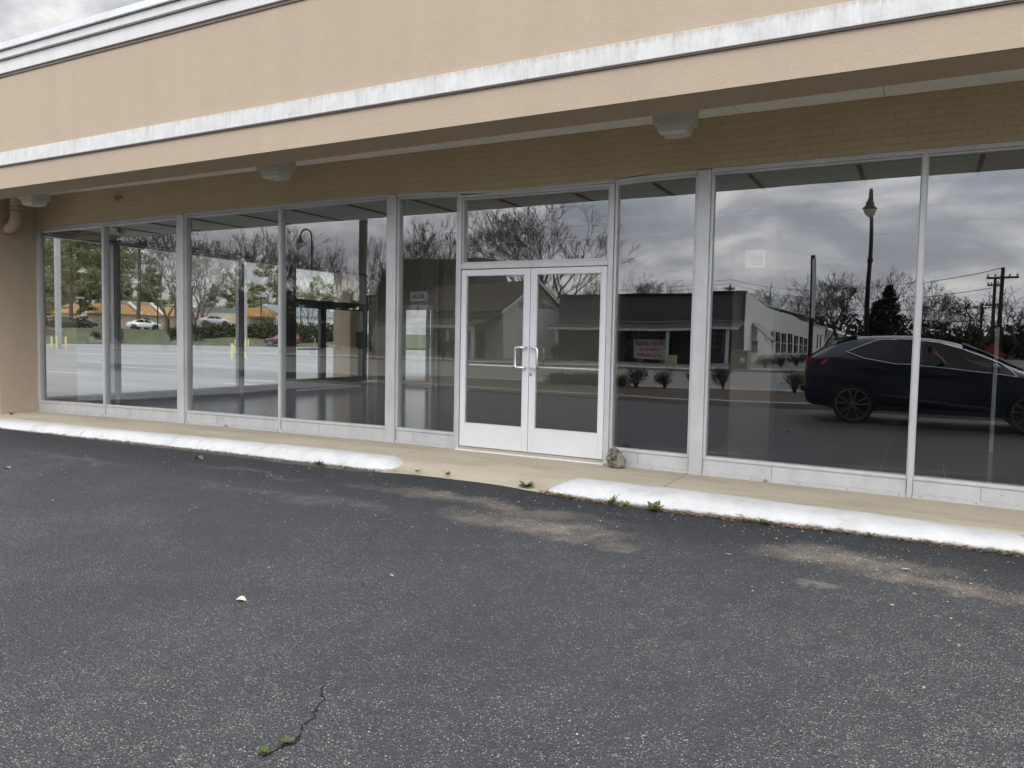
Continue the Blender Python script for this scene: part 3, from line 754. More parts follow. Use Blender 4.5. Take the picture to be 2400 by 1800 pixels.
# white kerbs
def kerb(x0, x1, taper0, taper1, name, label):
    prof = [(-.0,-.20),(0.0,-.03),(.03,.000),(.09,.009),(.25,.012),(.42,.010),(.56,.002),(.67,-.014),(.76,-.038),(.83,-.068),(.89,-.105),(.92,-.15),(.93,-.22)]
    xs = arange(x0, x1, .07); b = MB(); n = len(prof); rg = random.Random(3)
    for x in xs:
        k = 1.0
        if taper0 and x < x0+taper0: k = (x-x0)/taper0
        if taper1 and x > x1-taper1: k = min(k, (x1-x)/taper1)
        k = max(0.0, k); k = k*k*(3-2*k)*.5+k*.5
        ya, yb = lerp_tab(YB, x), lerp_tab(YF, x); s = .55+.45*k
        yc = yb+.14; base = lerp_tab(SETTLE, x)*1.25
        for (t, z) in prof:
            j = .004*noise.noise(Vector((x*1.6, t*2, 5)))+.002*noise.noise(Vector((x*9, t*9, 1)))
            zz = z+base*.8+.008
            if k < 1: zz = -.115+(zz+.115)*k if zz > -.115 else zz
            y = ya+(yb-ya)*t
            if k < 1: y = yc+(y-yc)*s
            b.v.append((x+j*.6, y+j, zz+j*.8))
    for i in range(len(xs)-1):
        for j in range(n-1): b.f.append((i*n+j, i*n+j+1, (i+1)*n+j+1, (i+1)*n+j)); b.mi.append(0)
    b.f.append(tuple(range(n))); b.mi.append(0); b.f.append(tuple((len(xs)-1)*n+i for i in range(n))[::-1]); b.mi.append(0)
    return tag(b.build(name, M_KERB, smooth=True), label, 'kerb', 'white painted kerbs', 'thing')
kerb(-15.2, -4.66, 0, .34, 'kerb', 'long white painted kerb running from the tan pier to the gap before the doors')
kerb(-3.17, 6, .34, 0, 'kerb', 'white painted kerb on the near side of the doors with weeds along its foot')

# dead leaves and grit collected along the kerb foot
b = MB(); rg = random.Random(11)
for i in range(3800):
    if rg.random() < .68: x = rg.uniform(-3.05, 3)
    else: x = rg.uniform(-12, -4.7)
    dens = .5+.5*noise.noise(Vector((x*1.3, 3.1, 0)))
    if rg.random() > dens: continue
    y = lerp_tab(YF, x)-.0+rg.gauss(.005, .022)-abs(rg.gauss(0, .028)); z = lot_z(x, y)+.008+rg.uniform(0, .012)
    a = rg.uniform(0, 6.28); L = rg.uniform(.006, .024); W = L*rg.uniform(.2, .6); tz = rg.uniform(-.008, .012)
    c, s = math.cos(a), math.sin(a)
    b.add([(x-c*L, y-s*L, z), (x+s*W, y-c*W, z+tz), (x+c*L, y+s*L, z+tz*.4), (x-s*W, y+c*W, z+.004)], [(0,1,2,3)])
tag(b.build('leaf_litter', M_LITTER), 'brown dead leaf litter and grit lodged along the foot of the white kerbs', 'leaf litter', kind='stuff')
b = MB(); rg = random.Random(29)
for i in range(420):
    x = rg.uniform(-3.0, 2.5) if rg.random() < .6 else rg.uniform(-12, -4.7)
    if noise.noise(Vector((x*2.1, 9.1, 0))) < .05: continue
    y = lerp_tab(YF, x)-abs(rg.gauss(0, .02)); z = lot_z(x, y)+.004; a = rg.uniform(0, 6.28); L = rg.uniform(.012, .04); w_ = rg.uniform(.002, .005); c, s = math.cos(a), math.sin(a)
    b.add([(x-s*w_, y+c*w_, z), (x+s*w_, y-c*w_, z), (x+c*L*.6+s*w_*.5, y+s*L*.6-c*w_*.5, z+L*.7), (x+c*L, y+s*L, z+L*.8)], [(0,1,2,3)])
tag(b.build('kerb_grass', M_WEED), 'thin ragged green blades growing in the joint along the kerb foot', 'grass', kind='stuff')
b = MB(); rg = random.Random(23)
M_PALECHIP = plain('pale_grit', (.50,.45,.34), .9, var=.5, vscale=60)
for i in range(520):
    x = rg.uniform(-9, 1.2); y = -1.5-abs(rg.gauss(0, 1.1)); y = max(y, -6.2)
    if x < -4 and rg.random() < .5: continue
    z = lot_z(x, y)+.009; a = rg.uniform(0, 6.28); L = rg.uniform(.004, .014); W = L*rg.uniform(.2, .7); c, s = math.cos(a), math.sin(a)
    b.add([(x-c*L, y-s*L, z), (x+s*W, y-c*W, z+.004), (x+c*L, y+s*L, z), (x-s*W, y+c*W, z+.002)], [(0,1,2,3)])
for cx, cy, rx, ry, n_ in ((-2.55,-2.42,.9,.30,420),(-3.3,-2.0,1.2,.18,220),(-.42,-2.17,.75,.30,420),(.25,-2.4,.7,.18,200),(-1.2,-1.75,2.6,.12,260)):
    for i in range(n_):
        x, y = rg.gauss(cx, rx*.5), rg.gauss(cy, ry*.5)
        if y > lerp_tab(YF, x)-.03: continue
        z = lot_z(x, y)+.0085; a = rg.uniform(0, 6.28); L = rg.uniform(.002, .007)*(2 if rg.random() < .06 else 1); W = L*rg.uniform(.3, .8); c, s = math.cos(a), math.sin(a)
        b.add([(x-c*L, y-s*L, z), (x+s*W, y-c*W, z+.003), (x+c*L, y+s*L, z), (x-s*W, y+c*W, z+.002)], [(0,1,2,3)])
tag(b.build('grit', M_PALECHIP), 'pale chips of stone and twig scattered over the dark asphalt', 'grit', kind='stuff')

def weed(loc, r, n, label, seed, up=.5, w=.26):
    rg = random.Random(seed); b = MB()
    for i in range(n):
        a = rg.uniform(0, 6.28); L = r*rg.uniform(.55, 1.1); ww = L*w*rg.uniform(.7, 1.2); el = rg.uniform(.15, up)*1.5
        c, s = math.cos(a), math.sin(a); pts = []
        for k in range(6):
            t = k/5; rr = L*t*math.cos(el*(1-.7*t)); h = L*(math.sin(el)*t*1.1-.42*t*t*(1-up))+.008
            hw = ww*math.sin(math.pi*min(1, .12+t*.88))**.8*(.5+.5*(k % 2)*.5+.25)
            pts.append(((rr*c-hw*s, rr*s+hw*c, max(.006, h)), (rr*c, rr*s, max(.004, h-.004)), (rr*c+hw*s, rr*s-hw*c, max(.006, h))))
        o = len(b.v)
        for p in pts: b.v += list(p)
        for k in range(5):
            for q in (0, 1): b.f.append((o+3*k+q, o+3*k+q+1, o+3*k+4+q, o+3*k+3+q)); b.mi.append(0)
    o = b.build('weed', M_WEED); o.location = loc
    return tag(o, label, 'weed', 'weeds along the kerbs')
def on_lot(px, py, dz=0.0):
    p = survey(px, py, z=-.14); p.z = lot_z(p.x, p.y)+.006+dz; return p
WEEDS = [((-5.78,-1.36),.085,15,'spiky green weed at the foot of the far kerb near its sloping end',.7),
 ((-4.48,-1.325),.05,9,'yellowish small weed at the asphalt edge just beside the far kerb end',.6),
 ((-4.13,-1.315),.055,12,'small dark green weed alone at the asphalt edge before the double doors',.9),
 ((-3.22,-1.36),.10,20,'bushy dark weed at the very tip of the near kerb',.6),
 ((-2.86,-1.455),.075,14,'low rosette weed just past the tip of the near kerb',.4),
 ((-2.72,-1.47),.06,10,'low flat weed second from the near kerb tip',.4),
 ((-2.33,-1.485),.115,14,'upright long leaved weed at the middle of the weedy kerb stretch',1.0),
 ((-2.19,-1.495),.07,10,'small upright weed right beside the tall long leaved one',.9),
 ((-1.93,-1.52),.12,22,'widest leafy weed with a dead leaf on it by the near kerb',.7),
 ((-1.03,-1.525),.085,16,'flat green weed alone by the kerb right of the pink dead leaf',.45),
 ((-.28,-1.525),.05,8,'tiny upright weed by the kerb near the right of the photo',.9),
 ((.56,-1.535),.055,10,'small weed by the kerb at the right photo edge',.5),
 ((-12.9,-.64),.07,14,'grassy tuft at the bottom of the tan corner pier',.8)]
for i, ((x, y), r, n, l, up) in enumerate(WEEDS):
    z = lot_z(x, y)+.004 if y < -1.2 else walk_z(x, y)
    weed((x, y+.03, z), r*.78, n+4, l, 40+i, up, .2 if up > .8 else .3)
for i, (p, r, l) in enumerate(((on_lot(668, 1744), .025, 'bright green moss tuft in the long crack, upper of two'), (on_lot(620, 1768), .028, 'bright green moss tuft in the long crack, lower of two'))):
    weed(p, r, 18, l, 90+i, .5, .5)
def leaf(loc, L, W, col, label, rz=0.0, curl=.3, seed=1):
    rg = random.Random(seed); b = MB(); n = 7; o = 0
    for k in range(n):
        t = k/(n-1); hw = W*math.sin(math.pi*min(.97, .06+.9*t))*(1+.2*rg.uniform(-1, 1)); x = L*(t-.5); z = .004+curl*L*(.35*math.sin(3*t)+.2*(1-t))
        b.v += [(x, -hw, z+hw*curl*.9), (x, rg.uniform(-.1,.1)*hw, z), (x, hw, z+hw*curl*1.1)]
    for k in range(n-1):
        for q in (0, 1): b.f.append((3*k+q, 3*k+q+1, 3*k+4+q, 3*k+3+q)); b.mi.append(0)
    ob = b.build('fallen_leaf', plain('dry_leaf_'+'_'.join(str(int(c*100)) for c in col), col, .8, var=.25, vscale=40)); ob.location = loc; ob.rotation_euler = (rg.uniform(-.15,.15), 0, rz)
    return tag(ob, label, 'leaf', 'fallen leaves')
leaf(on_lot(565, 1405), .06, .022, (.62,.55,.45), 'pale dry leaf lying alone on open asphalt left of centre', .4, .35, 2)
leaf(on_lot(467, 1090), .10, .04, (.16,.09,.05), 'brown curled leaf on the asphalt in front of the far kerb', .2, .6, 3)
leaf(on_lot(16, 1100), .11, .03, (.24,.17,.15), 'brown stick-like leaf on the asphalt at the left photo edge', .1, .3, 4)
leaf(on_lot(917, 1349), .035, .012, (.45,.28,.2), 'tiny reddish leaf on open asphalt below the doors', .0, .3, 5)
leaf(on_lot(1735, 1228), .11, .03, (.55,.36,.26), 'pinkish dead leaf lodged at the foot of the near kerb', .1, .3, 6)
leaf(on_lot(1547, 1178, .05), .07, .028, (.38,.2,.1), 'orange brown leaf caught in the widest weed', .3, .5, 7)
leaf(on_lot(2123, 1349), .06, .018, (.58,.53,.42), 'pale leaf chip on the asphalt at right below the kerb', .1, .2, 8)
leaf(on_lot(1707, 1308), .05, .008, (.45,.37,.28), 'thin pale twig-like leaf on the asphalt before the sandy stain', .1, .15, 9)
for (px, py, s, c, l) in ((1808, 1117, .05, (.35,.17,.1), 'small reddish leaf on the pavement under the wide right window'), (1000, 1037, .0, 0, ''), (548, 1000, .06, (.14,.09,.05), 'dark twig-like leaf on the pavement under the second bay')):
    if s:
        p = survey(px, py, z=0); p.z = walk_z(p.x, p.y)+.004; p.y = min(p.y, -.03); leaf(p, s, s*.35, c, l, .3, .5, int(px))
# the long crack lower left, as an open seam with moss
path = [(762,1598),(752,1616),(757,1640),(738,1662),(735,1682),(708,1700),(702,1726),(690,1742),(668,1746),(640,1762),(600,1778)]
b = MB(); rg = random.Random(8)
P = [on_lot(*p, .0015) for p in path]; Q = []
for a, c in zip(P, P[1:]):
    for k in range(6): q = a.lerp(c, k/6); Q.append(q+Vector((rg.gauss(0,.004), rg.gauss(0,.004), 0)))
for i, q in enumerate(Q):
    w = .0035*(.5+rg.random())*(1 if 4 < i < len(Q)-4 else .4)
    t = (Q[min(i+1, len(Q)-1)]-Q[max(0, i-1)]).normalized(); nn = Vector((-t.y, t.x, 0))
    b.v += [tuple(q+nn*w), tuple(q-nn*w)]
for i in range(len(Q)-1): b.f.append((2*i, 2*i+1, 2*i+3, 2*i+2)); b.mi.append(0)
struct(b.build('crack_seam', plain('crack_black', (.006,.006,.006), .95)))

# lump of broken concrete by the door
def rubble():
    m, nt, out = newmat('broken_aggregate'); h = N(nt); p = h.obj()
    v = h.n('TexVoronoi', Vector=p, Scale=34.0); cr = h.n('SeparateColor', i0=v.outputs[1])
    a = h.noise(p, 22, 5, .75)
    c = h.mix(h.step(a, .38, .62), (.028,.024,.021), (.26,.23,.19))
    c = h.mix(h.math('MULTIPLY', h.math('LESS_THAN', cr.outputs[0], .35), .6), c, h.mix(cr.outputs[1], (.15,.11,.095), (.40,.36,.31)))
    face = h.math('MULTIPLY', h.step(h.n('SeparateXYZ', i0=p).outputs[0], .02, .045), h.step(h.noise(p, 12, 3, .6), .35, .5))
    c = h.mix(h.math('MULTIPLY', face, .6), c, (.36,.33,.25))
    bs = h.n('BsdfPrincipled', Base_Color=c, Roughness=.95)
    nt.links.new(h.bump(h.math('ADD', v.outputs[0], h.math('MULTIPLY', a, 1.2)), 1.0, .012), bs.inputs['Normal'])
    nt.links.new(bs.outputs[0], out.inputs[0]); return m
b = MB().ball((0,0,.105), (.105,.095,.112), 30, 22)
for i, v in enumerate(b.v):
    p = Vector(v); d = p-Vector((0,0,.105)); q = d.normalized()
    k = 1+.26*noise.noise(q*1.7+Vector((3,1,4)))+.13*noise.noise(q*4.5)+.05*noise.noise(q*12)
    p = Vector((0,0,.105))+d*k
    if p.x+p.z*.45 > .105: p.x -= (p.x+p.z*.45-.105)*.75     # one broken flat face
    p.x -= (p.z-.1)*.12
    b.v[i] = (p.x, p.y, max(0, p.z))
o = b.build('concrete_lump', rubble(), smooth=False); o.location = (-2.775, -.135, walk_z(-2.775, -.13)+.002); o.scale = (.98, 1, .92)
tag(o, 'rough lump of broken concrete resting against the frame right of the doors', 'rubble', kind='thing')
# ================================================================== PLANTS AND TREES (kinds)
def bare_mesh(name, seed, H=12.0, spread=.55, fork=.22, rmin=.011, limbs=3, mat=None, droop=.0, trunk=None, sides=4, lean=0.0, jit=.22, floor=.017):
    rg = random.Random(seed); b = MB(); t = MB()
    r0 = trunk or H*.022
    def grow(mb, p, d, L, r, depth):
        steps = 3 if depth > 1 else 4
        pts = [p]; rr = [r]; q = p.copy(); dd = d.copy()
        r1 = r*(.80 if depth else .85)
        for i in range(steps):
            dd = (dd+Vector((rg.uniform(-1,1), rg.uniform(-1,1), rg.uniform(-.6,.9)))*jit*(.6 if depth == 0 else 1)).normalized()
            if depth > 3: dd = (dd+Vector((0,0,-droop))).normalized()
            q = q+dd*(L/steps); pts.append(q.copy()); rr.append(r+(r1-r)*(i+1)/steps)
        mb.tube(pts, [max(q_, floor) for q_ in rr], max(3, sides+2-depth), False)
        if r1 < rmin*.42 or depth > 8: return
        n = limbs if depth == 0 else (2 if rg.random() < .72 else 3)
        base = rg.uniform(0, 6.28)
        for k in range(n):
            a = base+6.28*k/n+rg.uniform(-.5,.5); ang = spread*rg.uniform(.55, 1.15)*(1.15 if depth == 0 else 1)
            u = dd.orthogonal().normalized(); w = dd.cross(u)
            nd = (dd*math.cos(ang)+(u*math.cos(a)+w*math.sin(a))*math.sin(ang)).normalized()
            nd = (nd+Vector((0,0,.14))).normalized()
            grow(b, q-dd*.02, nd, L*rg.uniform(.68,.9) if depth else H*.24*rg.uniform(.85,1.15), r1*rg.uniform(.58,.80), depth+1)
        # side shoots along the limb
        if depth >= 2:
            for k in range(rg.choice((0,1,1,2))):
                i = rg.randrange(1, len(pts)-1); a = rg.uniform(0, 6.28); u = dd.orthogonal().normalized(); w = dd.cross(u)
                nd = (dd*.55+(u*math.cos(a)+w*math.sin(a))*.85+Vector((0,0,.2))).normalized()
                grow(b, pts[i], nd, L*.55*rg.uniform(.6,1.1), rr[i]*.40, depth+2)
    grow(t, Vector((0,0,-.2)), Vector((lean,0,1)).normalized(), H*fork, r0, 0)
    m = mat or M_BARK
    return t.mesh(name+'_trunk', m, True), b.mesh(name+'_crown', m, True)
def tree_obj(name, meshes, loc, label, group, rz=0.0, sc=1.0, cat='tree'):
    t = thing(name, label, cat, loc, rz, group)
    t.scale = sc if hasattr(sc, '__len__') else (sc,)*3
    meshobj('trunk', meshes[0], t); meshobj('crown', meshes[1], t)
    return t
def cards(b, c, r, n, size, rg, flat=.6, mi=0):
    """n leaf sprays spread through an ellipsoid"""
    for _ in range(n):
        while True:
            p = Vector((rg.uniform(-1,1), rg.uniform(-1,1), rg.uniform(-1,1)))
            if p.length < 1: break
        q = Vector(c)+Vector((p.x*r[0], p.y*r[1], p.z*r[2])); s = size*rg.uniform(.5,1.3)
        u = Vector((rg.uniform(-1,1), rg.uniform(-1,1), rg.uniform(-1,1)*flat)).normalized(); w = u.orthogonal().normalized(); w = (w*math.cos(1.3*rg.random())+u.cross(w)*math.sin(6*rg.random())).normalized()
        b.add([q-u*s-w*s*.15, q+w*s*.45, q+u*s, q-w*s*.45], [(0,1,2,3)], mi)
def pine_mesh(name, seed, H=22.0, crown0=.38, width=3.6, n=3400, mat=None, leafsize=.34):
    rg = random.Random(seed); t = MB(); b = MB()
    pts = [Vector((.12*math.sin(i*.7+seed), .12*math.cos(i*.9), H*i/10-.2)) for i in range(11)]
    t.tube(pts, [H*.0125*(1-.85*i/10) for i in range(11)], 8, False)
    nb = int(H*2.6)
    for i in range(nb):
        f = crown0+(1-crown0)*(i/nb)**.9; z = H*f
        L = width*(1-((f-crown0)/(1-crown0))**1.8*.85)*rg.uniform(.45,1.1); a = rg.uniform(0,6.28)
        d = Vector((math.cos(a), math.sin(a), rg.uniform(-.05,.35)))
        p0 = Vector((0,0,z)); p1 = p0+d*L
        t.tube([p0, p0.lerp(p1,.5)+Vector((0,0,-.12)), p1], [.05,.035,.012], 4, False)
        for k in range(3):
            q = p0.lerp(p1, .45+.28*k)+Vector((rg.uniform(-.4,.4), rg.uniform(-.4,.4), rg.uniform(-.1,.4)))
            cards(b, q, (L*.30+.25, L*.30+.25, .58), max(6, n//(nb*3)), leafsize, rg)
    return t.mesh(name+'_trunk', M_PBARK, True), b.mesh(name+'_crown', mat or M_PINE)
def bush_mesh(name, seed, r=(.6,.6,.55), n=900, size=.06, mat=None, stems=14):
    rg = random.Random(seed); t = MB(); b = MB()
    for i in range(stems):
        a = rg.uniform(0,6.28); e = Vector((math.cos(a)*r[0]*rg.uniform(.3,.95), math.sin(a)*r[1]*rg.uniform(.3,.95), r[2]*rg.uniform(1.2,1.95)))
        m = Vector((e.x*.35, e.y*.35, e.z*.55)); t.tube([(0,0,-.05), m, e], [.012,.008,.003], 4, False)
        for k in range(4):
            f = rg.uniform(.4,.95); q = m.lerp(e, f); e2 = q+Vector((rg.uniform(-.22,.22), rg.uniform(-.22,.22), rg.uniform(.05,.25))); t.tube([q, e2], [.005,.002], 3, False)
    for i in range(9):
        a = rg.uniform(0,6.28); q = (math.cos(a)*r[0]*.45, math.sin(a)*r[1]*.45, r[2]*rg.uniform(.7,1.45))
        cards(b, q, (r[0]*.6, r[1]*.6, r[2]*.5), n//9, size, rg, 1)
    return t.mesh(name+'_stems', M_BARK, True), b.mesh(name+'_leaves', mat or M_SHRUB)
def bush(name, meshes, loc, label, group, sc=1.0, rz=0.0, cat='shrub'):
    t = thing(name, label, cat, loc, rz, group); t.scale = sc if hasattr(sc, '__len__') else (sc,)*3
    meshobj('stems', meshes[0], t); meshobj('foliage', meshes[1], t); return t
OAK = [bare_mesh('oak%d' % i, 100+i, 13, .50, .18, .0135, 3, trunk=.36, floor=.022) for i in range(3)]
BIG = bare_mesh('bigoak', 321, 15, .50, .16, .015, 3, trunk=.46, floor=.022)
SLIM = [bare_mesh('slim%d' % i, 200+i, 11, .36, .26, .014, 3) for i in range(2)]
SPREAD = bare_mesh('spread', 410, 8, .62, .22, .012, 3, jit=.18, floor=.02)
PALE = [bare_mesh('pale%d' % i, 500+i, 14, .42, .16, .022, 4, M_BARK_L) for i in range(2)]
PINE = [pine_mesh('pine%d' % i, 600+i, 24, .26+.05*i, 4.6, 7500, (M_PINE, M_PINE2, M_PINE)[i], .27) for i in range(3)]
EVER = [pine_mesh('evergreen%d' % i, 700+i, 15, .08, 5.2, 9500, (M_PINE, M_PINE2)[i], .29) for i in range(2)]
DARKEVER = pine_mesh('darkever', 733, 15, .04, 4.6, 6000, M_CONIFER, .42)
def conifer():
    rg = random.Random(5); t = MB().tube([(0,0,-.2),(0,0,10)], [.22,.03], 7, False); b = MB()
    for i in range(60):
        f = i/60; L = 2.6*(1-f)**.8+.25
        for k in range(5):
            a = rg.uniform(0,6.28); q = (math.cos(a)*L*.62, math.sin(a)*L*.62, .5+9.6*f-.2); cards(b, q, (L*.4+.1, L*.4+.1, .32), 16, .20, rg)
    return t.mesh('conifer_trunk', M_BARK, True), b.mesh('conifer_crown', M_CONIFER)
CONIFER = conifer()
BUSH = [bush_mesh('bush%d' % i, 800+i, (.55,.55,.5), 1300, .034, None, 26) for i in range(2)]
# ================================================================== THE SIDE CAR PARK, SEEN THROUGH THE CORNER
def bearing(px):
    d = _fw + RIGHT*((px-1200)/F_PX) - UP*((790-900)/F_PX)
    return Vector((d.x, d.y, 0)).normalized()
def far(px, dist, z=-.15):
    p = CAM+bearing(px)*dist; p.z = z; return p
def zat(px, py, dist):
    d = _fw + RIGHT*((px-1200)/F_PX) - UP*((py-900)/F_PX); return CAM.z+d.z/math.hypot(d.x, d.y)*dist
def slab(b, p0, p1, z0, z1, depth, mi=0, inset=0.0):
    """box whose face runs p0 -> p1 and which extends depth to the far side (left of the run)"""
    a, c = Vector(p0), Vector(p1); a.z = c.z = 0; t = (c-a).normalized(); n = Vector((-t.y, t.x, 0))
    a = a+n*inset; c = c+n*inset
    P = [a, c, c+n*depth, a+n*depth]
    return b.prism([(p.x, p.y, z0) for p in P], (0,0,z1-z0), mi)
def facade_pt(p0, p1, t, z, out=0.0):
    a, c = Vector(p0), Vector(p1); a.z = c.z = 0; d = (c-a).normalized(); n = Vector((-d.y, d.x, 0)); q = a+(c-a)*t-n*out; q.z = z; return q
# grass bank and the upper ground
b = MB(); A = [R(68-.8*i) for i in range(44)]
prof = [(103.3,-.30),(104,-.02),(107,.25),(113,.9),(119,1.5),(124,1.80)]
for a in A:
    for r, z in prof: b.v.append((CAM.x-math.sin(a)*r, CAM.y+math.cos(a)*r, z))
n = len(prof)
for i in range(len(A)-1):
    for j in range(n-1): b.f.append((i*n+j, i*n+j+1, (i+1)*n+j+1, (i+1)*n+j)); b.mi.append(0)
struct(b.build('grass_bank', plain('bank_grass', (.10,.115,.06), .95, var=.35, vscale=.6, bump=.5, bscale=8, bdist=.1)))
b = MB()
for a in A: b.v += [(CAM.x-math.sin(a)*123.5, CAM.y+math.cos(a)*123.5, 1.79), (CAM.x-math.sin(a)*330, CAM.y+math.cos(a)*330, 1.95)]
for i in range(len(A)-1): b.f.append((2*i, 2*i+1, 2*i+3, 2*i+2)); b.mi.append(0)
struct(b.build('upper_ground', plain('upper_ground_grey', (.26,.26,.25), .9, var=.2, vscale=.2)))
b = MB()
for a in A: b.v += [(CAM.x-math.sin(a)*103, CAM.y+math.cos(a)*103, -.145), (CAM.x-math.sin(a)*103, CAM.y+math.cos(a)*103, .02), (CAM.x-math.sin(a)*103.4, CAM.y+math.cos(a)*103.4, .02)]
for i in range(len(A)-1):
    for k in (0,1): b.f.append((3*i+k, 3*i+k+1, 3*i+4+k, 3*i+3+k)); b.mi.append(0)
struct(b.build('lot_edge_kerb', plain('shaded_kerb', (.16,.14,.13), .9)))  # one even dark brown-grey over the whole kerb
# lamp standards with their yellow guard posts
def pole_light(loc, H, r, label, head=False):
    t = thing('parking_lot_light', label, 'light pole', loc, 0, 'light poles in the side car park')
    MB().box(-r, r, -r, r, 0, H).build('pole', M_GREYM, t); MB().box(-r*1.8, r*1.8, -r*1.8, r*1.8, 0, .12).build('base_plate', M_GREYM, t)
    if head:
        MB().tube([(0,0,H),(0,-.5,H+.25)], .06, 6).build('arm', M_GREYM, t)
        MB().lathe([(.12,.25),(.55,.05),(.62,-.02),(.58,-.06)], (0,-.8,H+.25), 18).build('lamp_head', M_GREYM, t)
pole_light(far(137, 73.6), 13.0, .17, 'tall pale square light pole seen through the leftmost pane')
pole_light(far(575, 96.5), zat(575, 632, 96.5)+.15, .15, 'tall pale light pole with a round floodlight seen through the second bay', True)
def bollard(loc, h, tilt, az, label, r=.075):
    t = thing('guard_post', label, 'bollard', loc, 0, 'yellow guard posts in the side car park')
    d = Vector((math.sin(tilt)*math.cos(az), math.sin(tilt)*math.sin(az), math.cos(tilt)))
    MB().tube([(0,0,-.1), d*h], r, 10).build('post', M_YEL, t)
    MB().lathe([(r*1.5,0),(r*1.5,.03)], (0,0,0), 10).build('foot', M_CONC_GREY, t)
ra = math.atan2(RIGHT.y, RIGHT.x)
for px, dd, h, ti, az, l in ((121, 73, 1.0, 0, 0, 'yellow guard post left of the tall pale pole in the leftmost pane'), (133, 72.5, 1.05, 0, 0, 'yellow guard post right against the tall pale pole in the leftmost pane'), (154, 73.5, 1.0, 0, 0, 'yellow guard post right of the tall pale pole in the leftmost pane'),
    (543.5, 49, .92, 0, 0, 'nearest upright yellow guard post behind the second bay'), (559.5, 49.5, .95, R(24), ra+math.pi, 'leaning yellow guard post behind the second bay, beside the upright one'), (579, 49, .95, R(24), ra+math.pi, 'leaning yellow guard post behind the second bay, right of the slim frame'),
    (552, 88, .95, 0, 0, 'farther yellow guard post just left of the slim frame in the second bay'), (572, 95, .95, 0, 0, 'yellow guard post at the foot of the floodlight pole, left one'), (575.5, 92, 1.0, 0, 0, 'yellow guard post in front of the floodlight pole'), (582, 96, .95, 0, 0, 'yellow guard post at the foot of the floodlight pole, right one')):
    bollard(far(px, dd), h, ti, az, l)
def thin_lamp(px, dd, top, label):
    t = thing('lamp_post', label, 'lamp post', far(px, dd, 1.5), 0, 'slim dark lamp posts by the restaurant'); H = zat(px, top, dd)-1.5
    MB().tube([(0,0,0),(0,0,H)], .09, 6).build('pole', M_BLACKM, t); MB().box(-.5,.5,-.3,.3,H,H+.25).build('lamp_head', M_GREYM, t)
thin_lamp(370, 126, 676, 'slim dark lamp post before the orange roof, right of the white car'); thin_lamp(612, 128, 696, 'slim dark lamp post above the hedge in the second bay'); thin_lamp(705, 130, 700, 'slim dark lamp post seen through the far glass door')
thin_lamp(189, 127, 700, 'slim dark lamp post before the glass annex')
# the restaurant with the orange roof
D0 = 140
rest = thing('restaurant', 'cream fast food building with an orange mansard roof and white ribs across the car park', 'building', (0,0,0))
def run(pxa, pxb, da, db=None): return far(pxa, da), far(pxb, db or da)
p0, p1 = run(252, 487, D0, D0+16)
ze, zt = zat(289, 736, D0), zat(289, 711, D0)
b = MB(); slab(b, p1, p0, 1.3, ze, -14); b.build('wall', M_CREAMW, rest)
b = MB(); q0, q1 = run(246, 496, D0-1.2, D0+15)
def mans(b, q0, q1, ze, zt, depth=3.0):
    n = facade_pt(q0, q1, 0, 0, -1)-facade_pt(q0, q1, 0, 0, 0); n = Vector((n.x, n.y, 0)); t = (Vector(q1)-Vector(q0)); t.z = 0; t.normalize()
    a, c = Vector(q0), Vector(q1); a.z = c.z = ze; d, e = a+n*depth+t*depth*.9, c+n*depth-t*depth*.9; d.z = e.z = zt
    f, g = c+n*14, a+n*14; f.z = g.z = ze; hh, ii = f-t*depth*.9-n*depth, g+t*depth*.9-n*depth; hh.z = ii.z = zt
    b.add([a, c, e, d, f, hh, g, ii], [(0,1,2,3), (1,4,5,2), (4,6,7,5), (6,0,3,7), (3,2,5,7)])
    return n, t
nv, tv = mans(b, q0, q1, ze, zt); b.build('roof', M_ORROOF, rest)
for k in (.08, .30, .50, .72, .93):
    b = MB(); a = facade_pt(q0, q1, k, ze+.1, .12); c = facade_pt(q0, q1, k+.018, zt+.25, -3.0)
    w = tv*.28; b.prism([a-w, a+w, c+w, c-w], (0,0,.3)); b.build('roof_rib', M_WHITE, rest)
for k in (.16, .42, .62):
    b = MB(); slab(b, facade_pt(p1, p0, k+.05, 0, .06), facade_pt(p1, p0, k, 0, .06), 1.5, ze-.5, -.1); b.build('window', M_WIN, rest)
b = MB(); slab(b, facade_pt(q0, q1, .45, 0, -8), facade_pt(q0, q1, .75, 0, -8), zt-.1, zt+.9, .8); b.build('roof_plant', M_GREYM, rest)
wing = thing('restaurant_wing', 'pale flat roofed wing with an orange hipped end seen above the hedge', 'building', (0,0,0))
p0, p1 = run(520, 628, D0+8, D0+18); z1 = zat(575, 722, D0+8)
b = MB(); slab(b, p1, p0, 1.3, z1-1.0, -10); b.build('wall', M_CREAMW, wing)
b = MB(); slab(b, facade_pt(p1, p0, .55, 0, .3), facade_pt(p1, p0, 1.0, 0, .3), z1-1.0, z1, -8); b.build('flat_roof', M_GREYROOF, wing)
b = MB(); a = facade_pt(p1, p0, .55, z1+.2, .5); c = facade_pt(p1, p0, -.06, z1-2.2, .5); n2 = facade_pt(p1, p0, .5, 0, -6)-facade_pt(p1, p0, .5, 0, 0)
d_ = Vector(c); d_.z -= .3; e_ = Vector(a); e_.z -= 1.6; b.prism([a, c, d_, e_], n2); b.build('hip_roof', M_ORROOF, wing)
b = MB(); slab(b, facade_pt(p1, p0, .68, 0, .1), facade_pt(p1, p0, .42, 0, .1), 1.6, z1-1.3, -.15); b.build('window', M_WHITE, wing)
annex = thing('glass_annex', 'glass sided annex with white frames behind the parked black cars', 'building', (0,0,0))
p0, p1 = run(175, 240, 146, 150); zt_ = zat(175, 719, 146)
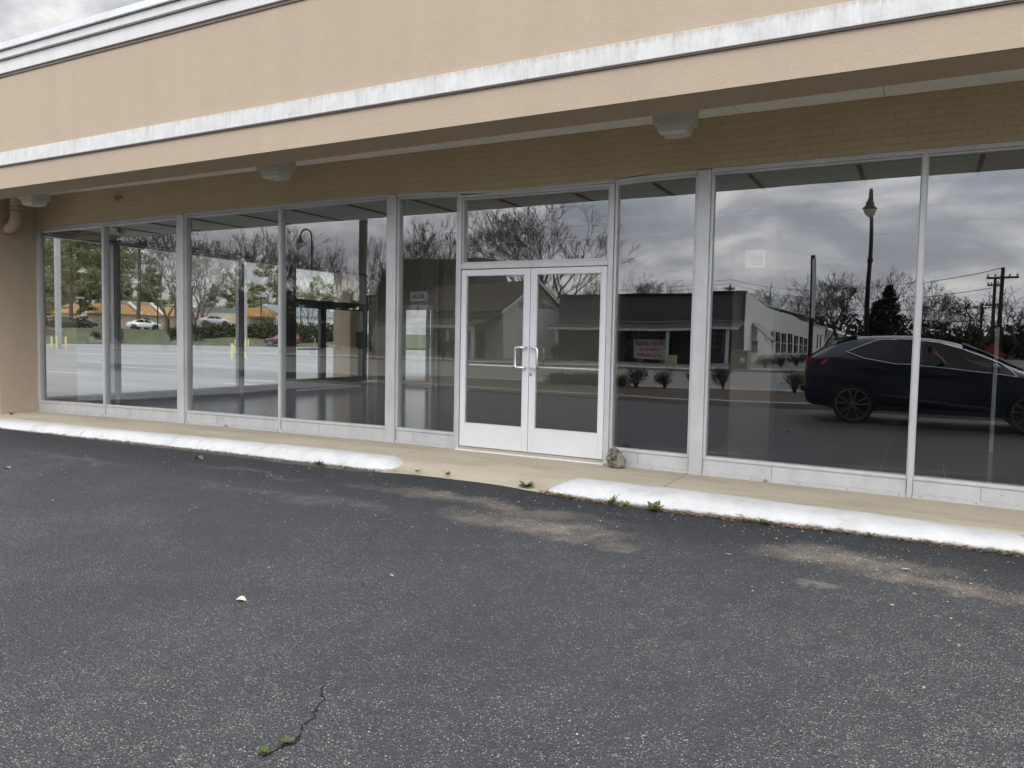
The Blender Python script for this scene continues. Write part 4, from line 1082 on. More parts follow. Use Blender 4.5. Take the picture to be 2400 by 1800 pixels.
b = MB(); slab(b, p1, p0, 1.3, zt_, -8); b.build('glass_wall', plain('annex_glass', (.10,.14,.15), .2), annex)
b = MB()
for k in range(6): slab(b, facade_pt(p1, p0, k/5+.008, 0, .12), facade_pt(p1, p0, k/5-.008, 0, .12), 1.3, zt_+.1, -.1)
for z in (1.35, (zt_+1.6)/2, zt_): slab(b, facade_pt(p1, p0, 0, 0, .13), facade_pt(p1, p0, 1, 0, .13), z, z+.14, .1)
b.build('frame', M_WHITE, annex)
grey = thing('grey_roofed_building', 'white walled building with a long blue grey roof seen through the far glass door', 'building', (0,0,0))
p0, p1 = run(655, 900, 150, 165); za, zb_ = zat(760, 745, 157), zat(760, 718, 157)
b = MB(); slab(b, p1, p0, -.3, za, -14); b.build('wall', M_WHITEB, grey)
b = MB(); a, c = facade_pt(p0, p1, 0, za, -.0), facade_pt(p0, p1, 1, za, 0); n3 = facade_pt(p0, p1, 0, 0, -1)-facade_pt(p0, p1, 0, 0, 0)
nn = -n3 if n3.dot(Vector((p0.x, p0.y, 0))-Vector((CAM.x, CAM.y, 0))) < 0 else n3
a2, c2 = a-nn*.8, c-nn*.8; e, f = a+nn*6, c+nn*6; e.z = f.z = zb_; g, h_ = a+nn*13, c+nn*13
b.add([a2, c2, f, e, h_, g], [(0,1,2,3), (3,2,4,5), (0,3,5), (1,4,2)]); b.build('roof', M_GREYROOF, grey)
b = MB(); slab(b, facade_pt(p1, p0, .80, 0, .3), facade_pt(p1, p0, .76, 0, .3), 1.0, 2.6, -.3); b.build('red_sign', M_RED, grey)
# hedge along the far edge
hd = thing('clipped_hedge', 'long clipped hedge along the far edge of the side car park', 'hedge', (0,0,0))
b = MB(); c_ = MB(); rg = random.Random(77); N_ = 150
for i in range(N_):
    px = 478+(845-478)*i/(N_-1); p = far(px, 111+3*math.sin(i*.05), -.15); top = 2.75+.18*noise.noise(Vector((i*.11, 0, 3)))+(.25 if px > 690 else 0)
    cards(b, (p.x, p.y, top*.52), (.75, .75, top*.52), 60, .26, rg, 1)
    c_.tube([(p.x, p.y, -.3), (p.x, p.y, top*.7)], .12, 4, False)
b.build('foliage', M_HEDGE, hd); c_.build('stems', M_BARK, hd)
for px, dd, sc, l in ((458, 108, 2.9, 'rounded green bush left of the clipped hedge'), (402, 108, 2.4, 'low brown green bush between the pines'), (632, 119, 3.6, 'dark upright bush behind the maroon car'), (225, 108, 1.6, 'low dark bush on the grass bank by the blue bin')):
    bush('bush', BUSH[0 if px != 632 else 1], far(px, dd, -.1), l, 'bushes at the far edge of the side car park', (sc*.8, sc*.8, sc*(1 if px != 632 else 1.35)), px)
b = MB().box(-1.0, 1.0, -.7, .7, 0, 1.35).prism([(-1.1,-.8,1.35),(1.1,-.8,1.35),(1.1,.0,2.0),(-1.1,.0,2.0)], (0,.8,0))
t = thing('donation_bin', 'dark blue steel bin with a sloping lid at the edge of the car park', 'bin', far(265, 104, -.15), R(40))
MB().box(-1.0, 1.0, -.7, .7, 0, 1.35).build('body', P_NAVY, t, bevel=.03)
MB().prism([(-1.05,-.78,1.352),(-1.05,.72,1.352),(-1.05,.2,1.95),(-1.05,-.2,1.95)], (2.1,0,0)).build('lid', P_NAVY, t)
# trees behind
def T(kind, px, dd, label, sc=1.0, z=1.4, rz=None):
    grp = 'trees behind the side car park'; nm = {id(PINE): 'pine_tree'}.get(id(kind), None)
    return tree_obj(kind[0], kind[1], far(px, dd, z), label, grp, px*1.7 if rz is None else rz, sc)
for k, px, dd, sc, l in ((0, 103, 128, 1.0, 'tall pine at the left edge of the leftmost pane'), (1, 168, 134, 1.08, 'tall pine right of the pale pole in the leftmost pane'), (2, 140, 170, 1.15, 'distant pine directly behind the pale square pole'), (0, 212, 150, 1.05, 'pine above the glass annex'), (1, 250, 131, .92, 'pine behind the blue bin'),
    (2, 326, 127, 1.08, 'tall thick trunked pine standing before the orange roof'), (1, 188, 185, 1.0, 'far pine between the pale pole and the annex'), (2, 285, 175, 1.1, 'far pine behind the orange roof, left part'), (0, 80, 160, 1.1, 'far pine cut by the left frame of the leftmost pane'), (2, 230, 200, 1.0, 'farthest pine over the annex roof'), (0, 120, 205, 1.1, 'farthest pine left of the pale pole')):
    T(('pine_tree', PINE[k]), px, dd, l, sc)
for k, px, dd, sc, l in ((1, 535, 185, .92, 'broad yellow green evergreen behind the hedge, left of the floodlight pole'), (0, 628, 180, 1.12, 'dark broad evergreen right of the floodlight pole'), (0, 668, 200, 1.15, 'dark evergreen cut by the slim frame of the second bay'), (1, 745, 185, .90, 'green evergreen in the left of the far transom'), (0, 800, 175, .96, 'loose green evergreen in the right of the far transom'), (1, 590, 215, .9, 'yellow green evergreen behind the floodlight pole'), (0, 852, 190, 1.0, 'evergreen hidden beside the tan outer pier'), (0, 500, 225, .85, 'small far evergreen above the hedge'),
    (1, 175, 160, .75, 'low bushy evergreen beneath the pines in the leftmost pane'), (0, 225, 172, .72, 'low dark evergreen beneath the pines by the annex'), (0, 350, 200, .85, 'evergreen behind the middle of the orange roof'), (1, 300, 215, .8, 'yellowish evergreen behind the orange roof'), (0, 112, 152, .62, 'low evergreen left of the pale pole, under the pines'), (1, 65, 150, .75, 'evergreen cut by the left jamb of the leftmost pane'), (0, 195, 140, .42, 'small evergreen beside the glass annex'), (1, 355, 190, .95, 'pale evergreen behind the thick trunked pine'), (1, 146, 158, .70, 'low yellowish evergreen just right of the pale pole'), (0, 262, 160, .70, 'low dark evergreen behind the blue bin'), (0, 420, 215, .8, 'dark evergreen behind the bare pale tree')):
    T(('evergreen_tree', EVER[k]), px, dd, l, sc)
for k, px, dd, sc, l in ((0, 415, 118, .98, 'leaning bare pale tree at the right of the orange roof'), (1, 388, 122, .92, 'bare multi stemmed pale tree beside the leaning one'), (0, 478, 135, .95, 'bare pale tree over the hedge in the second bay'), (1, 455, 145, 1.0, 'bare pale tree behind the wide post'), (0, 730, 150, .6, 'thin bare tree before the grey roofed building')):
    T(('bare_tree', PALE[k]), px, dd, l, sc)

# ================================================================== ACROSS THE STREET (seen mirrored in the shop windows)
b = MB()
def strip(name, m, y0, y1, z, x0=-140, x1=120, th=.25):
    struct(MB().box(x0, x1, -y1, -y0, z-th, z).build(name, m))
strip('street', M_STREET, 15.7, 32.6, -.165)
strip('far_pavement', M_CONC_GREY, 32.6, 34.6, -.03)
strip('far_yard', plain('far_yard_ground', (.17,.165,.14), .95, var=.3, vscale=.3), 34.6, 130, -.06)
b = MB().box(-140, 120, -17.05, -16.93, -.163, -.160).box(-140, 120, -23.55, -23.43, -.163, -.160).box(-140, 120, -31.2, -31.08, -.163, -.160)
struct(b.build('street_edge_lines', M_LINE)); b = MB().box(-140, 120, -27.6, -27.48, -.163, -.160).box(-140, 120, -27.35, -27.23, -.163, -.160); struct(b.build('street_centre_lines', M_LINEY))
b = grid(arange(-15, 30, .5), arange(-15.4, -10.9, .3), lambda x, y: -.06+.10*math.sin(math.pi*min(1, max(0, (-y-10.9)/4.5)))+.03*noise.noise(Vector((x, y, 0))))
struct(b.build('mulch_bed', M_MULCH))
b = MB().box(-15.2, 30, -10.98, -10.8, -.3, -.03).box(-15.2, 30, -15.7, -15.45, -.3, -.03).box(-15.2, -15.0, -15.45, -10.98, -.3, -.03)
struct(b.build('bed_kerb', M_CONC_GREY, bevel=.02))
# dark low shop with the canopy and whitewashed side
lease = thing('vacant_shop', 'low dark grey vacant shop with a canopy and a long whitewashed side wall', 'building', (0,0,0))
X0, X1, YF_ = -24.3, -10.7, -45.0
MB().box(X0, X1-.02, YF_-.3, YF_, 2.75, 4.62).build('front_wall', M_SLATE, lease)
MB().box(X0-.05, X1, YF_-.4, YF_+.12, 4.62, 4.78).build('parapet_cap', M_BLACKM, lease)
MB().box(X0, X0+.25, YF_-34, YF_-.31, -.1, 4.5).box(X0, X1-.3, YF_-34, YF_-33.7, -.1, 4.4).build('rear_wall', M_WHITEB, lease)
MB().box(X0, X1-.3, YF_-33.6, YF_-.4, 4.2, 4.3).build('roof', M_CONC_GREY, lease)
# whitewashed side, stepping down in a gentle curve
b = MB(); ys = arange(0, 34, 1.0)
for y in ys:
    zt2 = 4.62-.55*(1-math.cos(min(1, y/10)*math.pi))*.5-.35*min(1, y/34)-(.25 if y > 20 else 0)*min(1, (y-20)/6 if y > 20 else 0)
    b.v += [(X1, YF_-y, -.1), (X1, YF_-y, zt2), (X1-.28, YF_-y, zt2), (X1-.28, YF_-y, -.1)]
for i in range(len(ys)-1):
    for k in range(4): b.f.append((4*i+k, 4*i+(k+1) % 4, 4*i+4+(k+1) % 4, 4*i+4+k)); b.mi.append(0)
b.f.append((0,3,2,1)); b.mi.append(0); b.build('side_wall', M_WHITEB, lease)
for a, c, zt2, zb2 in ((1350,1400,690,805),(1480,1505,585,655),(1540,1565,592,710),(1587,1620,600,805),(1642,1675,610,805),(1703,1735,612,805),(1762,1790,628,806),(1815,1840,640,806),(1858,1885,655,806)):
    pa = survey(1440+a/4.254, 640+zt2/4.254, x=X1); pb = survey(1440+c/4.254, 640+zb2/4.254, x=X1); y0, y1 = -pb.y, -pa.y
    w = MB().box(X1+.01, X1+.03, y0, y1, pb.z, pa.z).build('window', M_WIN, lease)
    MB().box(X1+.01, X1+.14, y0-.1, y1+.1, pb.z-.14, pb.z-.01).build('sill', M_WHITEB, w)
    b = MB().box(X1+.031, X1+.05, (y0+y1)/2-.03, (y0+y1)/2+.03, pb.z, pa.z).box(X1+.031, X1+.05, y0, y1, (pa.z+pb.z)/2-.03, (pa.z+pb.z)/2+.03); b.build('glazing_bar', M_WHITE, w)
    if a == 1350:
        b = MB(); zt3 = pa.z+1.3
        b.prism([(X1+.02, y0-.2, zt3), (X1+1.2, y0-.2, pa.z+.15), (X1+1.2, y0-.2, pa.z+.05), (X1+.02, y0-.2, zt3-.1)], (0, y1-y0+.4, 0)); b.build('awning', plain('faded_awning', (.34,.34,.33), .8), lease)
b = MB(); b.prism([(X0, YF_+.0, 2.72), (X0, YF_+1.9, 2.28), (X0, YF_+1.9, 2.22), (X0, YF_+.0, 2.60)], (X1-X0-.05, 0, 0)); b.build('canopy', M_SLATE, lease)
MB().box(X0, X1-.05, YF_+1.901, YF_+1.96, 2.16, 2.31).build('canopy_fascia', M_WHITE, lease)
MB().box(X0, X1-.05, YF_+.03, YF_+.06, 2.75, 2.83).build('canopy_flashing', M_GREYM, lease)
for x in (-23.6, -19.9, -15.2, -11.5):
    MB().box(x-.1, x+.1, YF_+1.6, YF_+1.8, -.06, 2.2).build('canopy_post', M_WHITE, lease, bevel=.01)
b = MB().box(X0, -21.6, YF_-.3, YF_, -.1, 2.6).box(-20.4, -18.7, YF_-.3, YF_, -.1, 2.6).box(-15.4, -14.0, YF_-.3, YF_, -.1, 2.6).box(-11.6, X1-.02, YF_-.3, YF_, -.1, 2.6).box(-21.6, -11.6, YF_-.3, YF_-.05, -.1, .55).box(-21.6, -11.6, YF_-.3, YF_-.05, 2.3, 2.6)
b.build('lower_wall', M_SLATE, lease)
MB().box(-20.4, -19.6, YF_+.005, YF_+.12, -.1, 2.3).build('brick_pier', M_BRICKR, lease)
for x0, x1 in ((-21.6,-20.4),(-18.7,-17.2),(-17.2,-15.4),(-14.0,-11.6)):
    w = MB().box(x0, x1, YF_-.25, YF_-.22, .55, 2.3).build('window', M_WIN, lease); bb = MB()
    for k in range(5): x = x0+(x1-x0)*k/4; bb.box(x-.025, x+.025, YF_-.219, YF_-.19, .55, 2.3)
    for k in range(5): z = .55+1.75*k/4; bb.box(x0, x1, YF_-.216, YF_-.192, z-.02, z+.02)
    bb.build('glazing_bar', M_WHITE if x0 == -21.6 else M_GREYM, w)
b = MB().box(-17.95, -17.55, YF_+.02, YF_+.08, -.06, .9).box(-16.2, -15.8, YF_+.02, YF_+.08, -.06, .9); b.build('sidelight', M_WHITE, lease)
b = MB().box(-17.85, -17.65, YF_+.081, YF_+.09, .1, .75).box(-16.1, -15.9, YF_+.081, YF_+.09, .1, .75); b.build('sidelight_glass', M_WIN, lease)
MB().box(-17.5, -16.25, YF_+.01, YF_+.05, -.06, 2.2).build('door', M_WIN, lease)
# lease banner
p = across(1487, 792, 44.2); q = across(1560, 841, 44.2); W, H_ = q.x-p.x, p.z-q.z
t = thing('lease_banner', 'white FOR LEASE banner with red lettering hung under the canopy of the vacant shop', 'sign', ((p.x+q.x)/2, p.y, (p.z+q.z)/2))
MB().box(-W/2, W/2, -.03, 0, -H_/2, H_/2).build('panel', M_WHITE, t)
ROT = (R(90), 0, R(180))
M_REDTXT = plain('banner_red', (.62,.02,.06), .6, var=.03)
for body, size, z, bold in (('FOR LEASE', .40, .235, .012), ('4,500± Sq. Ft.', .26, -.075, .006), ('(615) 438-8977', .285, -.475, .006)):
    me = text_mesh(body, size*H_/1.25, M_REDTXT, 'lettering', .004, 'CENTER', bold)
    o = meshobj('lettering', me, t, (0, .008, z*H_/1.25), ROT)
    wmax = max(v.co.x for v in me.vertices)-min(v.co.x for v in me.vertices); k = {0: .90}.get(0) if body == 'FOR LEASE' else (.70 if 'Sq' in body else .84)
    o.scale.x = W*k/wmax
# old white house with the peeling gable
house = thing('old_house', 'old white house with a brown roof, peeling gable and front porch', 'house', (0,0,0))
L_ = Vector((-27.15, -42.0, 0)); R_ = Vector((-24.95, -47.0, 0)); g = (R_-L_); gd = g.normalized(); rd = Vector((-abs(gd.y), abs(gd.x), 0)); rd = Vector((gd.y, -gd.x, 0)); 
if rd.x > 0: rd = -rd
GW = g.length; ez, pz, rl = 3.55, 5.75, 14.0
mid = L_+g*.5
def P3(base, along=0.0, z=0.0, off=0.0): q = base+rd*along-gd*off; return (q.x, q.y, z)
b = MB(); b.prism([P3(L_,0,-.1), P3(R_,0,-.1), P3(R_,0,ez), P3(L_,0,ez)], rd*.25); b.prism([P3(L_,.26,-.1), P3(L_,rl,-.1), P3(L_,rl,ez-.1), P3(L_,.26,ez-.1)], gd*.2); b.prism([P3(R_,.26,-.1), P3(R_,rl,-.1), P3(R_,rl,ez-.1), P3(R_,.26,ez-.1)], -gd*.2)
b.build('wall', M_PEEL, house)
b = MB(); b.prism([P3(L_,0,ez+.003), P3(R_,0,ez+.003), P3(mid,0,pz-.05)], rd*.22); b.build('gable', M_PEEL, house)
b = MB()
rg = random.Random(6)
for k in range(7):
    f = .12+k*.10; z = ez+(pz-ez)*f; w = GW*.5*(1-f)*rg.uniform(.35,.8); s = rg.uniform(-.25,.25)*GW*(1-f)*.3; c = mid+gd*s-rd*.02
    b.prism([P3(c-gd*w, 0, z), P3(c+gd*w, 0, z), P3(c+gd*w*.8, 0, z+.16), P3(c-gd*w*.85, 0, z+.16)], -rd*.012)
b.build('bare_boards', M_RAWWOOD, house)
b = MB()
ov = .45
for S_, sg in ((L_, 1), (R_, -1)):
    e0 = Vector(S_)-gd*ov*sg; z0 = ez-.18
    b.prism([P3(e0,-.4,z0), P3(e0,rl+.3,z0), P3(mid,rl+.3,pz+.03), P3(mid,-.4,pz+.03)], (0,0,.14))
b.build('roof', M_SHINGLE, house)
b = MB()
for S_, sg in ((L_, 1), (R_, -1)):
    e0 = Vector(S_)-gd*ov*sg; b.prism([P3(e0,-.45,ez-.36), P3(mid,-.45,pz-.16), P3(mid,-.45,pz+.06), P3(e0,-.45,ez-.15)], rd*.045)
b.build('barge_board', M_WHITE, house)
b = MB(); pe = 2.6
e0 = Vector(L_)-gd*pe; b.prism([P3(e0,.3,2.25), P3(e0,rl,2.25), P3(L_-gd*.02,rl,2.95), P3(L_-gd*.02,.3,2.95)], (0,0,.12)); b.build('porch_roof', M_SHINGLE, house)
b = MB(); b.prism([P3(e0-gd*.04,.25,2.05), P3(e0-gd*.04,rl,2.05), P3(e0-gd*.04,rl,2.30), P3(e0-gd*.04,.25,2.30)], gd*.035); b.build('porch_fascia', M_WHITE, house)
for al in (.6, 4.3, 8.2, 12.2):
    c = e0+gd*.25+rd*al; MB().box(c.x-.11, c.x+.11, c.y-.11, c.y+.11, -.1, 2.22).build('porch_post', M_WHITE, house)
for al, w, z0, z1 in ((2.2, 1.0, 0, 2.05), (5.2, 1.1, .7, 2.0), (9.5, 1.1, .7, 2.0)):
    b = MB(); b.prism([P3(L_-gd*.02,al,z0), P3(L_-gd*.02,al+w,z0), P3(L_-gd*.02,al+w,z1), P3(L_-gd*.02,al,z1)], -gd*.04); b.build('window' if z0 else 'door', M_WIN, house)
# further buildings up the side street
wb = thing('white_annex', 'small whitewashed block behind the long white side wall', 'building', (0,0,0))
MB().box(-17, -11.2, -97, -84, -.1, 3.4).build('wall', M_WHITEB, wb); MB().box(-17.2, -11.1, -97.1, -83.9, 3.4, 3.55).build('roof_edge', M_GREYM, wb)
for y in (-88, -91): MB().box(-11.19, -11.15, y-.5, y+.5, .9, 2.5).build('window', M_WIN, wb)
lb = thing('low_white_building', 'low building with a pale pitched roof just left of the car roof', 'building', (0,0,0))
MB().box(-19, -8.9, -118, -104, -.1, 2.2).build('wall', M_WHITEB, lb); MB().prism([(-19.4,-103.6,2.2),(-8.5,-103.6,2.2),(-14,-103.6,4.1)], (0,-15,0)).build('roof', M_WHITEB, lb)
bk = thing('brick_store', 'dark brick building half hidden behind the white wall', 'building', (0,0,0))
MB().box(-16.5, -12.3, -90, -80.5, 3.0, 4.6).box(-16.4, -12.4, -89.9, -80.6, -.1, 3.0).build('wall', M_BRICKR, bk)
# boxes and bins over there
def ubox(loc, w, d, h, m, label, rz=0):
    t = thing('utility_box', label, 'utility box', loc, rz, 'steel utility boxes along the street')
    MB().box(-w/2, w/2, -d/2, d/2, 0, h*.93).build('cabinet', m, t, bevel=.02); MB().box(-w/2-.03, w/2+.03, -d/2-.03, d/2+.03, h*.93, h).build('lid', m, t, bevel=.02)
    MB().box(w*.1, w*.32, d/2+.003, d/2+.012, h*.35, h*.6).build('warning_plate', M_WHITE, t)
p = across(1728, 870, 33.2); ubox((p.x, p.y, -.03), .95, .8, .95, M_GREENBOX, 'wide green utility box at the kerb before the whitewashed wall')
p = across(1577, 862, 42); ubox((p.x, p.y, -.06), .6, .5, .62, M_CREAMW, 'pale box cabinet beside the vacant shop door')
p = across(1056, 889, 15.3); ubox((p.x, p.y-.8, -.12), .34, .34, 1.0, M_GREENBOX, 'narrow upright utility pedestal near the old house')
# street furniture
def teardrop(b1, b2, c):
    b1.lathe([(.05,.55),(.07,.42),(.10,.40),(.10,.30),(.17,.26),(.18,.12),(.30,.0),(.31,-.03)], c, 18)
    b2.lathe([(.27,-.035),(.26,-.12),(.20,-.26),(.10,-.36),(.03,-.38)], c, 18)
def street_lamp(loc, H, rz, label, crook=True):
    t = thing('street_lamp', label, 'street lamp', loc, rz, 'black teardrop street lamps')
    b = MB().tube([(0,0,0),(0,0,H*.18)], [.17,.15], 12).tube([(0,0,H*.18),(0,0,H-1.25)], [.13,.085], 12).lathe([(.14,0),(.14,.16)], (0,0,H*.62), 12)
    b.lathe([(.20,0),(.18,.25),(.12,.4)], (0,0,0), 14); b.build('pole', M_BLACKM, t, smooth=True)
    pts = [(0,0,H-1.25)]+[(.55*(1-math.cos(a)), 0, H-.65+.55*math.sin(a)) for a in [math.pi*k/9*.93 for k in range(10)]]
    MB().tube(pts, .06, 8).build('arm', M_BLACKM, t, smooth=True)
    e = pts[-1]; b1, b2 = MB(), MB(); teardrop(b1, b2, (e[0], 0, e[2]-.5)); b1.build('shade', M_BLACKM, t, smooth=True); b2.build('globe', M_LENS, t, smooth=True)
    MB().box(-.02,.24,-.06,.06,H*.585,H*.60).build('bracket', M_BLACKM, t)
p = across(2041, 470, 33.6); street_lamp((p.x, p.y, -.03), across(2045, 447, 33.6).z+.03, R(90), 'black teardrop street lamp seen end on above the parked car')
p = across(729, 600, 33.6); street_lamp((p.x, p.y, -.03), across(715, 533, 33.6).z+.03, R(180), 'black crook armed street lamp mirrored in the second bay')
t = thing('tall_sign', 'tall dark post carrying a narrow pale panel seen edge on beside the whitewashed wall', 'sign', across(1897, 700, 20).xy.to_3d()+Vector((0,0,-.1)), R(78))
MB().tube([(0,0,0),(0,0,4.45)], .075, 10).build('post', M_BLACKM, t); MB().box(.08,.80,-.03,.03,2.3,4.3).build('panel', M_WHITE, t, bevel=.01)
t = thing('sign_post', 'thick dark grey pole mirrored at the right of the second bay', 'pole', across(847, 640, 15).xy.to_3d()+Vector((0,0,-.15)))
MB().tube([(0,0,0),(0,0,7.5)], .15, 10).build('post', plain('weathered_grey_pole', (.09,.095,.095), .8), t)
c = across(972, 707, 17)
t = thing('turn_lane_sign', 'white BEGIN RIGHT TURN LANE sign mirrored in the narrow pane left of the doors', 'sign', (c.x, c.y, -.1), R(12))
zc = c.z+.1-.18
MB().box(-.04,.04,-.06,-.02,0,zc+.5).build('post', M_GREYM, t); MB().box(-.46,.46,-.018,0,zc-.60,zc+.58).build('panel', M_WHITE, t, bevel=.004); MB().box(-.44,.44,.001,.003,zc-.58,zc-.56).box(-.44,.44,.001,.003,zc+.54,zc+.56).box(-.44,-.42,.001,.003,zc-.55,zc+.53).box(.42,.44,.001,.003,zc-.55,zc+.53).build('border', M_BLACK, t)
for body, size, dz, xs in (('BEGIN', .24, .30, 1), ('RIGHT TURN LANE', .19, .07, .55), ('YIELD TO BIKES', .19, -.48, .6)):
    me = text_mesh(body, size, M_BLACK, 'lettering', .003, 'CENTER', .006, 1.0, xs); meshobj('lettering', me, t, (0,.004,zc+dz), ROT)
MB().prism([(-.13,.002,zc-.12),(.13,.002,zc-.12),(0,.002,zc+.03)], (0,.004,0)).box(-.045,.045,.002,.006,zc-.30,zc-.12).build('arrow', M_BLACK, t)
c = across(2325, 822, 24); t = thing('work_zone_sign', 'orange diamond warning sign mirrored beside the windscreen of the parked car', 'sign', (c.x, c.y, -.1))
MB().prism([(-.42,0,c.z),(0,0,c.z-.42),(.42,0,c.z),(0,0,c.z+.42)], (0,-.03,0)).build('panel', M_ORANGE, t); MB().tube([(0,-.06,0),(0,-.06,c.z+.3)], .04, 8).build('post', M_GREYM, t)
def upole(px, top, dd, label, arms=()):
    c = across(px, 780, dd); zt4 = across(px, top, dd).z; t = thing('utility_pole', label, 'utility pole', (c.x, c.y, -.2), R(8), 'wooden utility poles')
    MB().tube([(0,0,0),(.0,0,zt4+.2)], [.16,.11], 9).build('pole', M_BARK, t)
    for dz, w in arms: MB().box(-w,w,-.06,.06,zt4+.2-dz-.06,zt4+.2-dz+.06).build('crossarm', M_BARK, t)
    b = MB()
    for dz, w in arms:
        for k in (-.9,-.45,.45,.9): b.lathe([(.04,0),(.06,.1),(.03,.16)], (k*w, 0, zt4+.2-dz+.07), 6)
    if arms: b.build('insulator', M_GREYM, t)
    return Vector((c.x, c.y, zt4))
u1 = upole(2340, 624, 48, 'tallest leaning-looking utility pole at the right of the mirrored street', ((.6,.9),))
u2 = upole(2322, 648, 58, 'utility pole second from the right in the mirrored street', ((.5,.5),(2.0,.5)))
u3 = upole(2293, 708, 80, 'utility pole with two crossarms behind the parked car', ((.5,1.5),(3.5,1.6)))
u4 = upole(2269, 740, 105, 'farthest utility pole with two crossarms', ((.6,1.6),(3.4,1.6)))
u5 = upole(1703, 672, 72, 'utility pole standing up behind the vacant shop roof', ((.4,.5),))
def wire(a, c, sag, label, r=.017):
    P = [a.lerp(c, k/14)-Vector((0,0,sag*4*(k/14)*(1-k/14))) for k in range(15)]
    tag(MB().tube(P, r, 4).build('overhead_wire', M_BLACK), label, 'wire', 'overhead wires')
far1 = Vector((-70, -78, u5.z+.8))
for k, dz in enumerate((.0, -1.1, -2.2)):
    nm = ('topmost', 'middle', 'lowest')[k]
    wire(u1+Vector((0,0,dz)), Vector((u5.x, u5.y, u5.z+.5+dz*.35)), 1.2, nm+' overhead wire stretching from the tallest pole over the white wall', .022)
    wire(Vector((u5.x, u5.y, u5.z+.5+dz*.35)), far1+Vector((0,0,dz*.35)), 1.0, nm+' overhead wire above the vacant shop roof, left of its pole', .022)
wire(u1, u3, .8, 'overhead wire from the tallest pole to the double crossarm pole'); wire(u3, u4, .8, 'overhead wire between the two double crossarm poles')
# shrubs, daffodils
for i, (px, py, dd, sc, l) in enumerate(((1488, 880, 13.2, .68, 'dense clipped shrub left of the wide post, mirrored'), (1559, 880, 13.8, .64, 'twiggy clipped shrub close to the wide post, mirrored'), (1690, 880, 14.2, .70, 'clipped shrub right of the wide post, mirrored'), (1858, 880, 13.6, .72, 'clipped shrub behind the tail of the parked car'), (1622, 880, 14.6, .55, 'small clipped shrub hidden behind the wide post'))):
    c = across(px, py, dd); bush('clipped_shrub', BUSH[i % 2], (c.x, c.y, .0), l, 'clipped shrubs in the mulch bed', (sc, sc, sc*.95), i*1.3)
M_PETAL = plain('white_petal', (.85,.83,.74), .7)
def daffs(loc, n, label, seed):
    rg = random.Random(seed); t = thing('daffodil_clump', label, 'flowers', loc, 0, 'daffodil clumps in the mulch bed'); b = MB(); f = MB()
    for i in range(n):
        a = rg.uniform(0,6.28); x, y = rg.gauss(0,.20), rg.gauss(0,.12); L = rg.uniform(.25,.42); dx, dy = .14*math.cos(a), .14*math.sin(a); w = .012
        b.add([(x-w,y,0),(x+w,y,0),(x+dx+w*.6,y+dy,L*.8),(x+dx-w*.6,y+dy,L*.8),(x+dx*1.8,y+dy*1.8,L)], [(0,1,2,3),(3,2,4)])
    for i in range(max(3, n//26)):
        x, y, z = rg.gauss(0,.22), rg.gauss(0,.12), rg.uniform(.36,.46)
        for k in range(6):
            a = k*math.pi/3; f.add([(x,y,z),(x+.05*math.cos(a-.3),y+.02,z+.05*math.sin(a-.3)),(x+.065*math.cos(a),y+.02,z+.065*math.sin(a)),(x+.05*math.cos(a+.3),y+.02,z+.05*math.sin(a+.3))], [(0,1,2,3)])
    b.build('leaves', M_SHRUB, t); f.build('blossom', M_PETAL, t)
for i, (px, l) in enumerate(((1308, 'leftmost daffodil clump mirrored in the right door'), (1348, 'middle daffodil clump mirrored in the right door'), (1388, 'rightmost daffodil clump mirrored in the right door'), (1440, 'daffodil clump mirrored by the right door jamb'))):
    c = across(px, 905, 13.0+.15*i); daffs((c.x, c.y, .03), 150, l, 900+i)
for i, (px, dd, sc, l) in enumerate(((1775, 37.0, 1.0, 'first round bush along the whitewashed wall, nearest the green box'), (1812, 39.0, 1.05, 'second round bush along the whitewashed wall'), (1848, 42, 1.05, 'third round bush along the whitewashed wall'), (1876, 45, 1.1, 'fourth round bush along the whitewashed wall, nearest the car tail'))):
    c = across(px, 850, dd); bush('round_bush', BUSH[1], (c.x+.3, c.y, -.1), l, 'round bushes along the whitewashed wall', (sc*1.05, sc*1.05, sc*.85), i)
for i, (px, dd, l) in enumerate(((1030, 33.5, 'low shrub before the old house porch, left one'), (1056, 34, 'low shrub before the old house porch, right one'), (1310, 43.0, 'dark shrub against the vacant shop corner'), (1395, 43.4, 'dark shrub under the canopy of the vacant shop'))):
    c = across(px, 840, dd); bush('porch_shrub', BUSH[0], (c.x, c.y, -.1), l, 'shrubs against the buildings opposite', 1.35, i)
